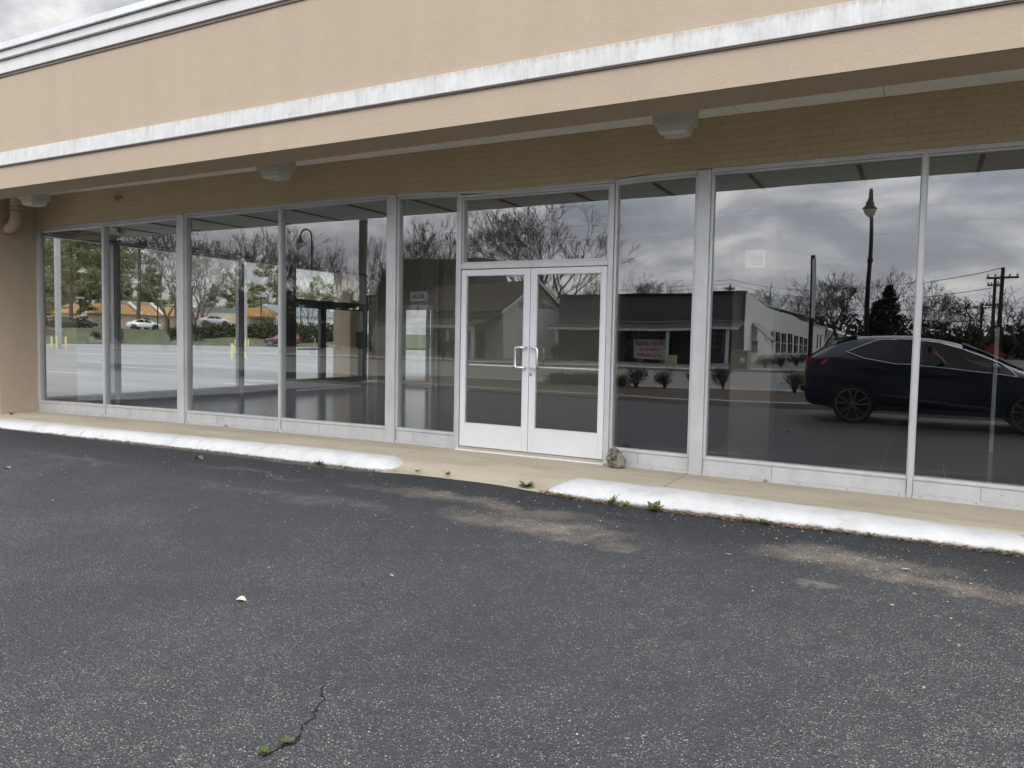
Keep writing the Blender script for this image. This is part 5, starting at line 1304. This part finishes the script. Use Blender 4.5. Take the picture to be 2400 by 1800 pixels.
# trees across the street
def S(kind, px, top, dd, label, lean=1.0, base=-.2, native=None, rz=None):
    c = across(px, 760, dd); H = across(px, top, dd).z-base; sc = H/native
    return tree_obj('bare_tree' if kind is not CONIFER else 'conifer_tree', kind, (c.x, c.y, base), label, 'trees across the street', px*.9 if rz is None else rz, (sc*lean, sc*lean, sc))
def height(m): return max(v.co.z for v in m[1].vertices)
HT = {id(k): height(k) for k in OAK+[BIG, SPREAD, CONIFER]+SLIM+PALE}
for kind, px, top, dd, lean, l in ((BIG, 1300, 478, 62, 1.25, 'largest bare tree, mirrored above the double doors'), (SLIM[0], 1138, 516, 60, 1.0, 'slim bare tree mirrored in the transom, left of the largest one'), (OAK[0], 985, 503, 52, .95, 'bare tree mirrored at the left of the narrow pane by the doors'), (OAK[1], 1060, 540, 56, .9, 'bare tree mirrored at the right of the narrow pane by the doors'), (SLIM[1], 930, 545, 60, 1.0, 'bare tree mirrored behind the post left of the narrow pane'),
    (OAK[2], 640, 520, 48, 1.15, 'wide bare tree mirrored at the mullion of the second bay'), (OAK[0], 560, 540, 55, 1.0, 'bare tree mirrored above the floodlight pole'), (OAK[1], 722, 545, 50, .9, 'bare tree mirrored behind the crook armed lamp'), (SLIM[0], 790, 552, 52, 1.0, 'bare tree mirrored above the far transom, right of the crook lamp'), (OAK[2], 868, 545, 50, .8, 'bare tree mirrored beside the thick dark pole'), (OAK[1], 462, 528, 40, .9, 'bare tree mirrored at the left of the second bay'), (OAK[0], 380, 500, 34, 1.0, 'bare tree mirrored high in the leftmost bay'),
    (OAK[1], 1488, 630, 92, 1.15, 'bare tree mirrored above the banner of the vacant shop'), (SLIM[1], 1545, 660, 95, 1.3, 'small bare tree mirrored right of the banner tree'), (SLIM[0], 1190, 590, 75, 1.2, 'small bare tree behind the old house roof'), (OAK[2], 1405, 600, 72, .7, 'bare tree just right of the largest one'),
    (SPREAD, 1792, 664, 95, 1.3, 'spreading bare tree mirrored over the white wall, left one'), (SLIM[1], 1838, 672, 98, 1.2, 'bare tree mirrored over the white wall, right one'), (OAK[2], 1880, 690, 100, 1.1, 'bare tree mirrored behind the tall sign post'), (OAK[0], 1968, 632, 80, 1.25, 'broad bare tree mirrored left of the teardrop lamp'), (OAK[1], 1920, 660, 95, 1.0, 'bare tree between the sign post and the broad tree'), (SLIM[0], 2095, 618, 72, 1.0, 'tall thin bare tree mirrored right of the teardrop lamp'), (OAK[2], 2140, 640, 76, .9, 'bare tree mirrored left of the slim mullion'), (OAK[1], 2185, 652, 74, .8, 'bare tree mirrored right of the slim mullion'), (SLIM[1], 2222, 690, 78, 1.2, 'low bare tree mirrored right of the slim mullion'), (SPREAD, 2345, 668, 40, 1.7, 'spreading bare tree mirrored at the right photo edge'), (OAK[0], 1700, 675, 120, 1.3, 'far bare tree behind the wide right post'), (OAK[2], 1625, 668, 115, 1.2, 'far bare tree hidden behind the wide right post')):
    S(kind, px, top, dd, l, lean, native=HT[id(kind)])
S(CONIFER, 2078, 668, 64, 'dark pointed conifer mirrored right of the teardrop lamp', 1.05, native=HT[id(CONIFER)])
c = across(2058, 760, 62); S(CONIFER, 2052, 705, 66, 'smaller dark conifer mirrored behind the teardrop lamp pole', 1.3, native=HT[id(CONIFER)])
barn = thing('dark_roofed_hall', 'big dark brown hall rising behind the old house', 'building', (0,0,0))
pa, pb = across(872, 598, 64), across(1072, 598, 64); zb5 = (pa.z+pb.z)/2
MB().box(pa.x, pb.x, -78, -64, -.1, 3.4).build('wall', M_PEEL, barn)
b = MB(); b.prism([(pa.x-.6,-63.4,3.2),(pa.x-.6,-78.6,3.2),(pa.x-.6,-73.5,zb5),(pa.x-.6,-68.5,zb5)], (pb.x-pa.x+1.2,0,0)); b.build('roof', M_SHINGLE, barn)
for i, (px, top, dd, sc) in enumerate(((40,470,50,.8),(95,480,58,.8),(150,490,66,.8),(205,505,54,.8),(255,530,60,.8),(305,575,56,.9),(350,610,64,1.1),(400,668,58,1.2),(455,672,62,1.3),(505,668,70,1.3),(555,680,60,1.3),(610,676,72,1.4),(660,684,62,1.2),(715,680,70,1.4),(765,690,64,1.3),(815,688,72,1.3),(860,694,66,1.2))):
    c = across(px, 760, dd); H5 = across(px, top, dd).z
    k = H5/15.0; tree_obj('evergreen_tree', DARKEVER, (c.x, c.y, -.2), '%s dark dense evergreen counted from the left, mirrored low in the left bays' % ('first second third fourth fifth sixth seventh eighth ninth tenth eleventh twelfth thirteenth fourteenth fifteenth sixteenth seventeenth'.split()[i]), 'dark evergreens across the street', i*1.7, (k*1.25*sc, k*1.25*sc, k))
# far wood closing the view
b = MB(); rg = random.Random(31)
for i in range(260):
    x = -150+i*1.1+rg.uniform(-.5,.5); y = -132-rg.uniform(0,10); h = 6.0+2.5*noise.noise(Vector((x*.06,0,2)))+rg.uniform(-.6,.6)
    cards(b, (x, y, h*.5), (1.3, 1.6, h*.5), 200, .40, rg, 1)
tag(b.build('far_woods', M_SHRUB), 'dark far woodland closing the mirrored street view', 'wood', kind='stuff')

b = grid(arange(-320, 260, 8), [-150, -158, -170, -190], lambda x, y: -.4 if y > -152 else (3.6+1.6*noise.noise(Vector((x*.013, y*.02, 1)))+.5*noise.noise(Vector((x*.09, y*.05, 2))))*(1 if y > -180 else .9))
struct(b.build('hills', plain('wooded_ridge', (.030,.032,.024), .95, var=.4, vscale=.4)))
# ================================================================== CARS
# stations: x, z low, z belt, z top, half width low, at belt, at top   (nose towards +x, ground z = 0)
SUV = [(-2.09,.50,.80,.98,.62,.66,.60),(-2.04,.34,.98,1.14,.80,.84,.74),(-1.96,.28,1.16,1.26,.88,.90,.76),(-1.75,.26,1.24,1.42,.92,.94,.70),(-1.50,.25,1.265,1.555,.94,.955,.665),(-1.25,.25,1.25,1.635,.945,.96,.655),(-.85,.25,1.20,1.665,.945,.96,.65),(-.35,.25,1.165,1.672,.945,.96,.65),(.05,.25,1.15,1.655,.945,.96,.645),(.45,.25,1.12,1.605,.945,.96,.64),(.85,.25,1.085,1.49,.945,.955,.65),(1.20,.25,1.045,1.325,.945,.95,.67),(1.50,.25,1.01,1.165,.94,.94,.70),(1.75,.25,.99,1.075,.93,.93,.72),(2.15,.26,.95,1.02,.91,.90,.68),(2.45,.30,.85,.93,.86,.84,.60),(2.62,.38,.72,.80,.74,.72,.5),(2.66,.48,.62,.68,.60,.58,.4)]
SEDAN = [(-2.40,.45,.72,.82,.60,.62,.55),(-2.33,.32,.88,.98,.80,.82,.66),(-2.0,.26,.98,1.05,.88,.90,.66),(-1.6,.24,1.0,1.14,.90,.91,.62),(-1.15,.24,.98,1.34,.91,.92,.58),(-.6,.24,.96,1.44,.91,.92,.57),(0,.24,.94,1.46,.91,.92,.57),(.5,.24,.92,1.41,.91,.92,.57),(.95,.24,.90,1.26,.91,.91,.60),(1.35,.24,.88,1.04,.90,.89,.66),(1.7,.25,.85,.93,.88,.86,.66),(2.1,.27,.76,.83,.84,.80,.60),(2.36,.34,.62,.68,.74,.70,.5),(2.42,.42,.54,.58,.62,.58,.4)]
BOXY = [(-2.15,.50,.95,1.15,.70,.72,.66),(-2.12,.40,1.05,1.55,.84,.86,.70),(-1.95,.36,1.06,1.70,.88,.89,.68),(-1.2,.34,1.06,1.76,.89,.90,.68),(-.4,.34,1.04,1.77,.89,.90,.67),(.2,.34,1.03,1.74,.89,.90,.67),(.55,.34,1.02,1.58,.89,.90,.68),(.95,.34,1.02,1.22,.88,.89,.74),(1.15,.34,1.01,1.10,.88,.88,.78),(1.7,.36,.98,1.05,.87,.86,.74),(2.0,.40,.90,.98,.84,.82,.66),(2.12,.46,.78,.84,.76,.74,.56)]
def stat(prof, x):
    if x <= prof[0][0]: return prof[0]
    for a, c in zip(prof, prof[1:]):
        if x <= c[0]:
            t = (x-a[0])/(c[0]-a[0]); return tuple(p+(q-p)*t for p, q in zip(a, c))
    return prof[-1]
def side_y(prof, x, z):
    _, zl, zb, zt, wl, wb, wt = stat(prof, x)
    if z <= zb: t = max(0, min(1, (z-zl)/(zb-zl))); return wl+(wb-wl)*t+.02*math.sin(math.pi*t)
    return wb+(wt-wb)*min(1, (z-zb)/max(.01, zt-zb))
def make_car(name, label, prof, pm, loc, rz, wheels, wr, rim, windows, tail=True, detail=0, group=None, cat='car'):
    t = thing(name, label, cat, loc, rz, group)
    b = MB(); ring = None
    for st in prof:
        x, zl, zb, zt, wl, wb, wt = st; zm = zl+(zb-zl)*.45
        pts = [(0,zl),(wl*.7,zl),(wl*.97,zl+.06),(wl+.005,zm),((wl+wb)/2+.015,zm+(zb-zm)*.55),(wb,zb-.03),(wb-.012,zb),(wt+(wb-wt)*.25,zb+(zt-zb)*.72),(wt*.86,zt-.012),(wt*.5,zt+.004),(0,zt+.008)]
        full = [(x, -y, z) for y, z in pts]+[(x, y, z) for y, z in pts[-2:0:-1]]
        b.v += full; n = len(full)
    for i in range(len(prof)-1):
        for k in range(n):
            k2 = (k+1) % n; b.f.append((i*n+k, i*n+k2, (i+1)*n+k2, (i+1)*n+k)); b.mi.append(0)
    b.f.append(tuple(range(n))[::-1]); b.mi.append(0); e = (len(prof)-1)*n; b.f.append(tuple(e+k for k in range(n))); b.mi.append(0)
    b.build('body', pm, t, smooth=True, sub=2 if detail else 1)
    # glazing: patches laid a few millimetres outside the cabin sides
    def patch(outline, sg, off=.012):
        return [(x, sg*(side_y(prof, x, z)+off), z) for x, z in outline]
    for nm, ol in windows:
        for sg in (1, -1):
            dense = []
            for a, c in zip(ol, ol[1:]+ol[:1]):
                for k in range(6): dense.append((a[0]+(c[0]-a[0])*k/6, a[1]+(c[1]-a[1])*k/6))
            cx = sum(p[0] for p in dense)/len(dense); cz = sum(p[1] for p in dense)/len(dense)
            P = patch(dense, sg)+patch([(cx, cz)], sg); m = len(dense)
            b = MB(); b.add(P, [((i, (i+1) % m, m) if sg < 0 else ((i+1) % m, i, m)) for i in range(m)]); b.build(nm, M_CARGLASS, t)
    # wheels
    for x in wheels:
        for sg in (1, -1):
            yo = sg*(side_y(prof, x, .45)+.012)
            w = MB().lathe([(wr*.6,-.20),(wr*.93,-.20),(wr,-.16),(wr,-.03),(wr*.95,.008),(wr*.84,.012),(wr*.83,-.02)], (0,0,0), 36, 'y')
            if sg < 0: w.v = [(p[0], -p[1], p[2]) for p in w.v]
            o = w.build('wheel', M_RUBBER, t, smooth=True); o.location = (x, yo, wr)
            rb = MB()
            def ringpart(r0, r1, y0, y1):
                rb.lathe([(r1,y0),(r1,y1),(r0,y1),(r0,y0)], (0,0,0), 32, 'y')
            ringpart(wr*.76, wr*.84, -.03, .012); rb.lathe([(wr*.16,-.03),(wr*.15,.012),(wr*.07,.018)], (0,0,0), 14, 'y')
            for k in range(5):
                for s2 in (-1, 1):
                    a = 2*math.pi*k/5+.3; a0, a1 = a+s2*.16, a+s2*.24
                    p0 = Vector((math.cos(a0)*wr*.12, .002, math.sin(a0)*wr*.12)); p1 = Vector((math.cos(a1)*wr*.79, .0, math.sin(a1)*wr*.79)); d = (p1-p0).normalized(); q = Vector((-d.z, 0, d.x))*wr*.032
                    rb.prism([p0-q, p0+q, p1+q*1.3, p1-q*1.3], (0,.012,0))
            if sg < 0: rb.v = [(p[0], -p[1], p[2]) for p in rb.v]
            rb.build('rim', rim, o)
            rk = MB().lathe([(wr*.75,-.07),(wr*.75,-.06)], (0,0,0), 24, 'y'); rk.build('brake_backing', M_BLACK, o)
            ar = MB(); m = 20; r0, r1 = wr*1.02, wr*1.19
            for k in range(m+1):
                a = math.pi*(-.08+1.16*k/m); ar.v += [(x+math.cos(a)*r0, sg*(side_y(prof, x, .45)+.006), wr+math.sin(a)*r0), (x+math.cos(a)*r1, sg*(side_y(prof, x, .5)+.009), wr+math.sin(a)*r1)]
            for k in range(m): ar.f.append((2*k, 2*k+1, 2*k+3, 2*k+2)); ar.mi.append(0)
            ar.build('wheel_arch', M_TRIMK, t)
    for sg in (1, -1):
        if tail:
            x0 = prof[1][0]; z0 = prof[1][2]+.12
            b = MB(); b.add([(x0-.03, sg*(side_y(prof, x0, z0)-.20), z0+.12), (x0-.03, sg*(side_y(prof, x0, z0)-.20), z0-.02), (x0+.0, sg*(side_y(prof, x0, z0-.05)+.03), z0-.02), (x0+.08, sg*(side_y(prof, x0+.1, z0)+.02), z0+.13), (x0+.46, sg*(side_y(prof, x0+.46, z0+.06)+.016), z0+.11), (x0+.36, sg*(side_y(prof, x0+.36, z0)+.018), z0+.01)], [(0,1,2,3) if sg < 0 else (3,2,1,0), (3,2,5,4) if sg < 0 else (4,5,2,3)])
            b.build('tail_light', M_TAIL, t)
        xh = prof[-2][0]; zh = prof[-4][2]-.08
        b = MB().add([(xh-.05, sg*.42, zh), (xh-.05, sg*.42, zh-.12), (xh-.32, sg*(side_y(prof, xh-.32, zh)+.015), zh-.04), (xh-.40, sg*(side_y(prof, xh-.4, zh)+.01), zh+.08)], [(0,1,2,3)]); b.build('headlight', M_LENS, t)
    return t
def make_suv():
    rearwin = [(-1.27,1.345),(-.75,1.575),(-.35,1.592),(-.075,1.588),(-.035,1.17),(-.45,1.175),(-.98,1.25)]
    frontwin = [(.02,1.17),(-.015,1.587),(.25,1.562),(.62,1.465),(1.21,1.225),(1.43,1.02),(1.05,1.06)]
    t = make_car('parked_suv', 'dark navy parked car with chrome window trim mirrored in the two rightmost windows', SUV, P_NAVY, (0,-8.93,-.15), 0, (-1.155, 1.70), .365, M_RIM, [('rear_side_window', rearwin), ('front_side_window', frontwin)], True, 1)
    for sg in (1, -1):
        ol = [(-1.29,1.347),(-1.05,1.46),(-.75,1.585),(-.35,1.603),(.0,1.598),(.25,1.573),(.62,1.475),(1.22,1.232),(1.40,1.08),(1.455,1.0),(1.05,1.052),(.5,1.12),(0,1.158),(-.45,1.165),(-.99,1.24),(-1.29,1.347)]
        pts = []
        for a, c in zip(ol, ol[1:]):
            for k in range(3): pts.append((a[0]+(c[0]-a[0])*k/3, a[1]+(c[1]-a[1])*k/3))
        pts.append(ol[-1])
        MB().tube([(x, sg*(side_y(SUV, x, z)+.012), z) for x, z in pts], .010, 6).build('window_trim', M_CHROME, t, smooth=True)
        for x, z in ((-.77, 1.075), (.34, 1.005)):
            y = side_y(SUV, x, z); MB().tube([(x-.11, sg*y, z+.004), (x-.10, sg*(y+.035), z+.004), (x+.10, sg*(y+.035), z), (x+.11, sg*y, z)], .014, 8).build('door_handle', P_NAVY, t, smooth=True)
        y = side_y(SUV, 1.1, 1.06)
        b = MB().ball((1.12, sg*(y+.15), 1.145), (.075,.13,.085), 14, 10).tube([(1.12, sg*(y-.02), 1.06), (1.12, sg*(y+.10), 1.10)], .03, 8); b.build('wing_mirror', P_BLACK, t, smooth=True)
        b = MB(); xs = arange(-.62, 1.25, .17)
        for x in xs:
            z = .585-(x+.62)*.085; y = side_y(SUV, x, z)
            b.v += [(x, sg*(y+.004), z), (x, sg*(y+.022), z-.028), (x, sg*(y+.006), z-.07)]
        for i in range(len(xs)-1):
            for k in (0,1): b.f.append((3*i+k, 3*i+k+1, 3*i+4+k, 3*i+3+k)); b.mi.append(0)
        b.build('door_crease', P_NAVY, t, smooth=True)
        MB().box(-.75, 1.28, sg*.925 if sg > 0 else -.955, .955 if sg > 0 else -.925, .27, .36).build('sill_cladding', M_TRIMK, t, bevel=.01)
        for x, z0, z1 in ((-1.0,.62,1.235), (-.02,.35,1.155), (1.30,.36,1.0)):
            b = MB()
            P = [(x+(.12 if x == -1.0 else 0)*(1-k/6), z0+(z1-z0)*k/6) for k in range(7)]
            for (xx, z) in P: b.v += [(xx-.005, sg*(side_y(SUV, xx, z)+.0035), z), (xx+.005, sg*(side_y(SUV, xx, z)+.0035), z)]
            for k in range(6): b.f.append((2*k, 2*k+1, 2*k+3, 2*k+2)); b.mi.append(0)
            b.build('door_gap', M_BLACK, t)
    b = MB(); 
    b.prism([(-1.60,-.60,1.605),(-1.55,-.60,1.57),(-1.15,-.60,1.645),(-1.15,-.60,1.672)], (0,1.2,0)); b.build('spoiler', P_NAVY, t, bevel=.01)
    b = MB().add([(-1.98,-.62,1.24),(-1.98,.62,1.24),(-1.57,.56,1.535),(-1.57,-.56,1.535)], [(0,1,2,3)]); 
    b.v = [(x-.02, y, z+.025) for x, y, z in b.v]; b.build('rear_window', M_CARGLASS, t)
    b = MB().add([(.62,-.56,1.572),(.62,.56,1.572),(1.60,.68,1.14),(1.60,-.68,1.14)], [(0,1,2,3)]); b.v = [(x+.02, y, z+.02) for x, y, z in b.v]; b.build('windscreen', M_CARGLASS, t)
    MB().box(-2.13,-2.02,-.72,.72,.55,.68).build('bumper_bar', M_TRIMK, t, bevel=.03)
    MB().prism([(-.95,-.02,1.675),(-1.12,-.02,1.675),(-1.10,-.02,1.72)], (0,.04,0)).build('antenna_fin', P_NAVY, t)
    return t
make_suv()
W_SUV = [('side_window', [(-1.55,1.30),(-1.1,1.58),(-.1,1.60),(-.05,1.18),(-1.1,1.23)]), ('side_window', [(0,1.18),(0,1.58),(.55,1.49),(1.2,1.2),(1.1,1.07)])]
W_SED = [('side_window', [(-1.35,1.03),(-.75,1.36),(-.1,1.40),(-.05,.98),(-.9,.99)]), ('side_window', [(0,.98),(0,1.40),(.45,1.36),(1.05,1.06),(.9,.95)])]
W_BOX = [('side_window', [(-1.95,1.12),(-1.85,1.62),(-1.05,1.67),(-1.05,1.12)]), ('side_window', [(-.98,1.12),(-.98,1.67),(-.2,1.67),(-.2,1.10)]), ('side_window', [(-.1,1.10),(-.1,1.67),(.25,1.62),(.70,1.10)])]
GC = 'cars in the side car park'
def heading(px, flip=0): b_ = bearing(px); return math.atan2(b_.y, b_.x)-math.pi/2+flip
zc1 = lambda px, py, d: zat(px, py, d)
make_car('parked_car', 'maroon boxy car facing left in the side car park before the hedge', BOXY, P_MAROON, far(660, 101.5), heading(660, math.pi)+.05, (-1.35, 1.38), .38, M_RIM, W_BOX, True, 0, GC)
make_car('parked_car', 'white sedan parked before the orange roofed restaurant', SEDAN, P_WHITE, far(337, 127, zc1(337, 771.5, 127)), heading(337)+.12, (-1.40, 1.45), .34, M_RIM, W_SED, True, 0, GC)
make_car('parked_car', 'charcoal car at the left edge of the leftmost pane', SUV, P_GREY, far(103, 113, -.02), heading(103)+.15, (-1.155, 1.70), .36, M_RIM, W_SUV, True, 0, GC)
make_car('parked_car', 'black car just right of the pale square pole, left of the black sedan', SUV, P_BLACK, far(150, 128, zc1(150, 769, 128)), heading(150)+.2, (-1.155, 1.70), .36, M_RIM, W_SUV, True, 0, GC)
make_car('parked_car', 'black sedan parked before the glass annex', SEDAN, P_BLACK, far(187, 132, zc1(187, 768, 132)), heading(187)+.1, (-1.40, 1.45), .34, M_RIM, W_SED, True, 0, GC)
make_car('parked_car', 'white car partly hidden behind the charcoal car at the left', SUV, P_WHITE, far(122, 136, zc1(122, 768, 136)), heading(122)+.2, (-1.155, 1.70), .36, M_RIM, W_SUV, True, 0, GC)
make_car('parked_car', 'silver car whose roof shows above the left end of the hedge', SEDAN, P_SILVER, far(503, 130, zc1(503, 762, 130)), heading(503)+.1, (-1.40, 1.45), .34, M_RIM, W_SED, True, 0, GC)

# ------------------------------------------------------------------ the driver holding a phone out of the window
def driver():
    bm = bmesh.new(); lay = bm.verts.layers.skin.verify(); V = {}
    def v(n, co, r):
        x = bm.verts.new(co); x[lay].radius = (r, r) if not isinstance(r, tuple) else r; V[n] = x; return x
    def e(a, c): bm.edges.new((V[a], V[c]))
    v('pel', (0,0,0), (.16,.13)); v('wa', (-.03,0,.18), (.14,.11)); v('ch', (-.07,0,.38), (.17,.13)); v('nk0', (-.07,0,.52), .075); v('nk', (-.06,.01,.60), .058); v('hd', (-.03,.02,.70), (.085,.075)); v('ht', (-.03,.02,.80), (.07,.065))
    for a, c in (('pel','wa'),('wa','ch'),('ch','nk0'),('nk0','nk'),('nk','hd'),('hd','ht')): e(a, c)
    for s, sg in (('l',1),('r',-1)):
        v('hip'+s, (.06,.10*sg,-.01), .095); v('kn'+s, (.48,.12*sg,.06), .062); v('an'+s, (.66,.12*sg,-.30), .042); v('to'+s, (.84,.13*sg,-.33), .035)
        e('pel','hip'+s); e('hip'+s,'kn'+s); e('kn'+s,'an'+s); e('an'+s,'to'+s)
    # left arm reaching out of the window with the phone, right arm on the wheel
    v('sl', (-.07,.20,.46), .065); v('el', (.02,.36,.40), .048); v('wl', (-.17,.585,.655), .030); v('pl', (-.255,.66,.72), (.040,.018)); e('ch','sl'); e('sl','el'); e('el','wl'); e('wl','pl')
    v('sr', (-.07,-.20,.46), .065); v('er', (.20,-.26,.26), .045); v('wr', (.42,-.14,.34), .029); v('pr', (.50,-.11,.37), (.038,.018)); e('ch','sr'); e('sr','er'); e('er','wr'); e('wr','pr')
    def finger(root, base, dirs, lens, r):
        p = Vector(base); prev = root
        for k, (d, L) in enumerate(zip(dirs, lens)):
            p = p+Vector(d).normalized()*L; nm = '%s_%s_%d' % (root, base, k); v(nm, p, r*(1-.15*k)); e(prev, nm); prev = nm
    for k, (dz, L) in enumerate(((.035,.9),(.014,1.0),(-.008,.95),(-.03,.78))):
        finger('pl', (-.262,.664,.72+dz), [(-.6,.3,.3+dz*6),(-.8,.25,.0),(-.4,-.5,-.1)], [.035*L,.030*L,.022*L], .0088)
    finger('pl', (-.235,.655,.745), [(.05,.2,1),(-.5,.1,.9)], [.03,.03], .010)
    for k, (dz, L) in enumerate(((.03,.9),(.01,1.0),(-.01,.95),(-.03,.78))):
        finger('pr', (.505,-.11,.37+dz), [(.8,.2,.3),(.2,.1,-1),(-.7,0,-.4)], [.035*L,.030*L,.022*L], .0088)
    finger('pr', (.50,-.09,.39), [(.4,.8,.4),(.7,.3,-.3)], [.03,.028], .010)
    V['pel'][lay].use_root = True
    me = bpy.data.meshes.new('person_body'); bm.to_mesh(me); bm.free()
    m, nt, out = newmat('driver_skin'); h = N(nt); p = h.obj(); s = h.n('SeparateXYZ', i0=p)
    arm = h.math('GREATER_THAN', s.outputs[1], .52); head = h.math('GREATER_THAN', s.outputs[2], .565)
    c = h.mix(h.math('MAXIMUM', arm, head), (.50,.10,.055), (.42,.22,.15)); c = h.mix(h.math('LESS_THAN', s.outputs[2], .08), c, (.03,.035,.05))
    bs = h.n('BsdfPrincipled', Base_Color=c, Roughness=.7); nt.links.new(bs.outputs[0], out.inputs[0]); me.materials.append(m)
    o = bpy.data.objects.new('person', me); COL.objects.link(o); o.modifiers.new('skin', 'SKIN').use_smooth_shade = True; sd = o.modifiers.new('sub', 'SUBSURF'); sd.levels = sd.render_levels = 1
    tag(o, 'person in an orange sleeve in the navy car holding a phone at its window', 'person', kind='thing')
    o.location = (.44, -8.53, .50)
    hb = MB().ball((-.04,.02,.765), (.098,.088,.085), 16, 10); hb.build('hair', plain('dark_hair', (.02,.015,.012), .7), o, smooth=True)
    f = MB().ball((.045,.045,.715), (.012,.012,.009), 8, 6).ball((.045,-.005,.715), (.012,.012,.009), 8, 6); f.build('eye', M_BLACK, o)
    f = MB().ball((.052,.02,.69), (.020,.013,.020), 8, 6); f.build('nose', m, o); f = MB().ball((.042,.02,.655), (.010,.024,.006), 8, 6); f.build('mouth', plain('lip', (.3,.1,.09), .6), o)
    for sg in (1,-1): MB().ball((-.035,.02+sg*.082,.71), (.018,.010,.028), 8, 6).build('ear', m, o)
    return o
driver()
t = thing('phone', 'dark phone held upright in the hand at the open car window', 'phone', (.10, -7.815, 1.32), 0)
MB().box(-.036,.036,-.009,0,-.076,.076).build('case', M_BLACK, t, bevel=.004)
MB().lathe([(.009,0),(.009,.003),(.006,.004)], (-.018,.001,.055), 12, 'y').lathe([(.009,0),(.009,.003),(.006,.004)], (.004,.001,.035), 12, 'y').build('camera_lens', M_CHROME, t)
# ================================================================== LIGHT, SKY, CAMERA
SUN_EL, SUN_AZ = R(48), R(30)      # high hazy sun behind and to the right of the viewer
sd = Vector((math.sin(SUN_AZ)*math.cos(SUN_EL), -math.cos(SUN_AZ)*math.cos(SUN_EL), math.sin(SUN_EL)))
sun = bpy.data.lights.new('sun', 'SUN'); sun.energy = 1.15; sun.angle = R(24); sun.color = (1.0, .955, .89)
so = bpy.data.objects.new('sun', sun); COL.objects.link(so); so.rotation_euler = sd.to_track_quat('Z', 'Y').to_euler()
w = bpy.data.worlds.new('World'); scene.world = w; w.use_nodes = True
nt = w.node_tree; nt.nodes.clear(); h = N(nt)
sky = h.n('TexSky', _sky_type='NISHITA', _sun_disc=False, _sun_elevation=SUN_EL, _sun_rotation=math.atan2(sd.x, sd.y), _altitude=200.0, _dust_density=2.5)
d = h.n('TexCoord').outputs['Generated']; s = h.n('SeparateXYZ', i0=d)
zc = h.math('ADD', h.math('MAXIMUM', s.outputs[2], 0.0), .32)
uv = h.n('CombineXYZ', i0=h.math('DIVIDE', s.outputs[0], zc), i1=h.math('DIVIDE', s.outputs[1], zc), i2=3.7).outputs[0]
n1 = h.noise(h.mapping(uv, (1.0, 1.1, 1)), 3.0, 9, .57, .35)
n2 = h.noise(h.mapping(uv, (.35, .6, 1), (5.2, 1.1, 0)), .8, 4, .5)
f = h.math('ADD', h.math('MULTIPLY', n1, .72), h.math('MULTIPLY', n2, .28))
K = 10.0
cl = h.ramp(f, [(.39, (.50,.535,.60)), (.47, (.64,.67,.735)), (.53, (.88,.90,.94)), (.59, (1.22,1.21,1.19)), (.68, (1.62,1.58,1.5))])
glow = h.n('VectorMath', _operation='DOT_PRODUCT', i0=d, i1=tuple(sd)).outputs[1]
br = h.math('ADD', .66, h.math('MULTIPLY', h.math('POWER', h.step(glow, -.6, 1.0), 1.6), 2.45))
cl = h.n('VectorMath', _operation='SCALE', i0=cl, Scale=h.math('MULTIPLY', br, K)).outputs[0]
gap = h.step(f, .60, .78)
col = h.mix(h.math('MULTIPLY', gap, .45), cl, sky.outputs[0])
low = h.math('SUBTRACT', 1.0, h.step(s.outputs[2], .0, .16))
lowc = h.n('VectorMath', _operation='SCALE', i0=(10.5,10.4,10.0), Scale=br).outputs[0]
col = h.mix(h.math('MULTIPLY', low, .5), col, lowc)
bg = h.n('Background', Color=col, Strength=.1)
wo = nt.nodes.new('ShaderNodeOutputWorld'); nt.links.new(bg.outputs[0], wo.inputs[0])
cam = bpy.data.cameras.new('camera'); co = bpy.data.objects.new('camera', cam); COL.objects.link(co)
cam.sensor_width = 36.0; cam.lens = 36.0*F_PX/2400.0; cam.clip_start = .05; cam.clip_end = 3000
m = Matrix((RIGHT, UP, -_fw)).transposed().to_4x4(); m.translation = CAM; co.matrix_world = m
scene.camera = co
vs = scene.view_settings; vs.view_transform = 'Standard'; vs.look = 'None'; vs.exposure = -0.04; vs.gamma = 1.0; vs.use_curve_mapping = False
cy = scene.cycles; cy.max_bounces = 8; cy.diffuse_bounces = 4; cy.glossy_bounces = 5; cy.transmission_bounces = 6; cy.transparent_max_bounces = 24
cy.caustics_reflective = False; cy.caustics_refractive = False; cy.sample_clamp_indirect = 6.0
cy.use_denoising = True; cy.denoiser = 'OPENIMAGEDENOISE'
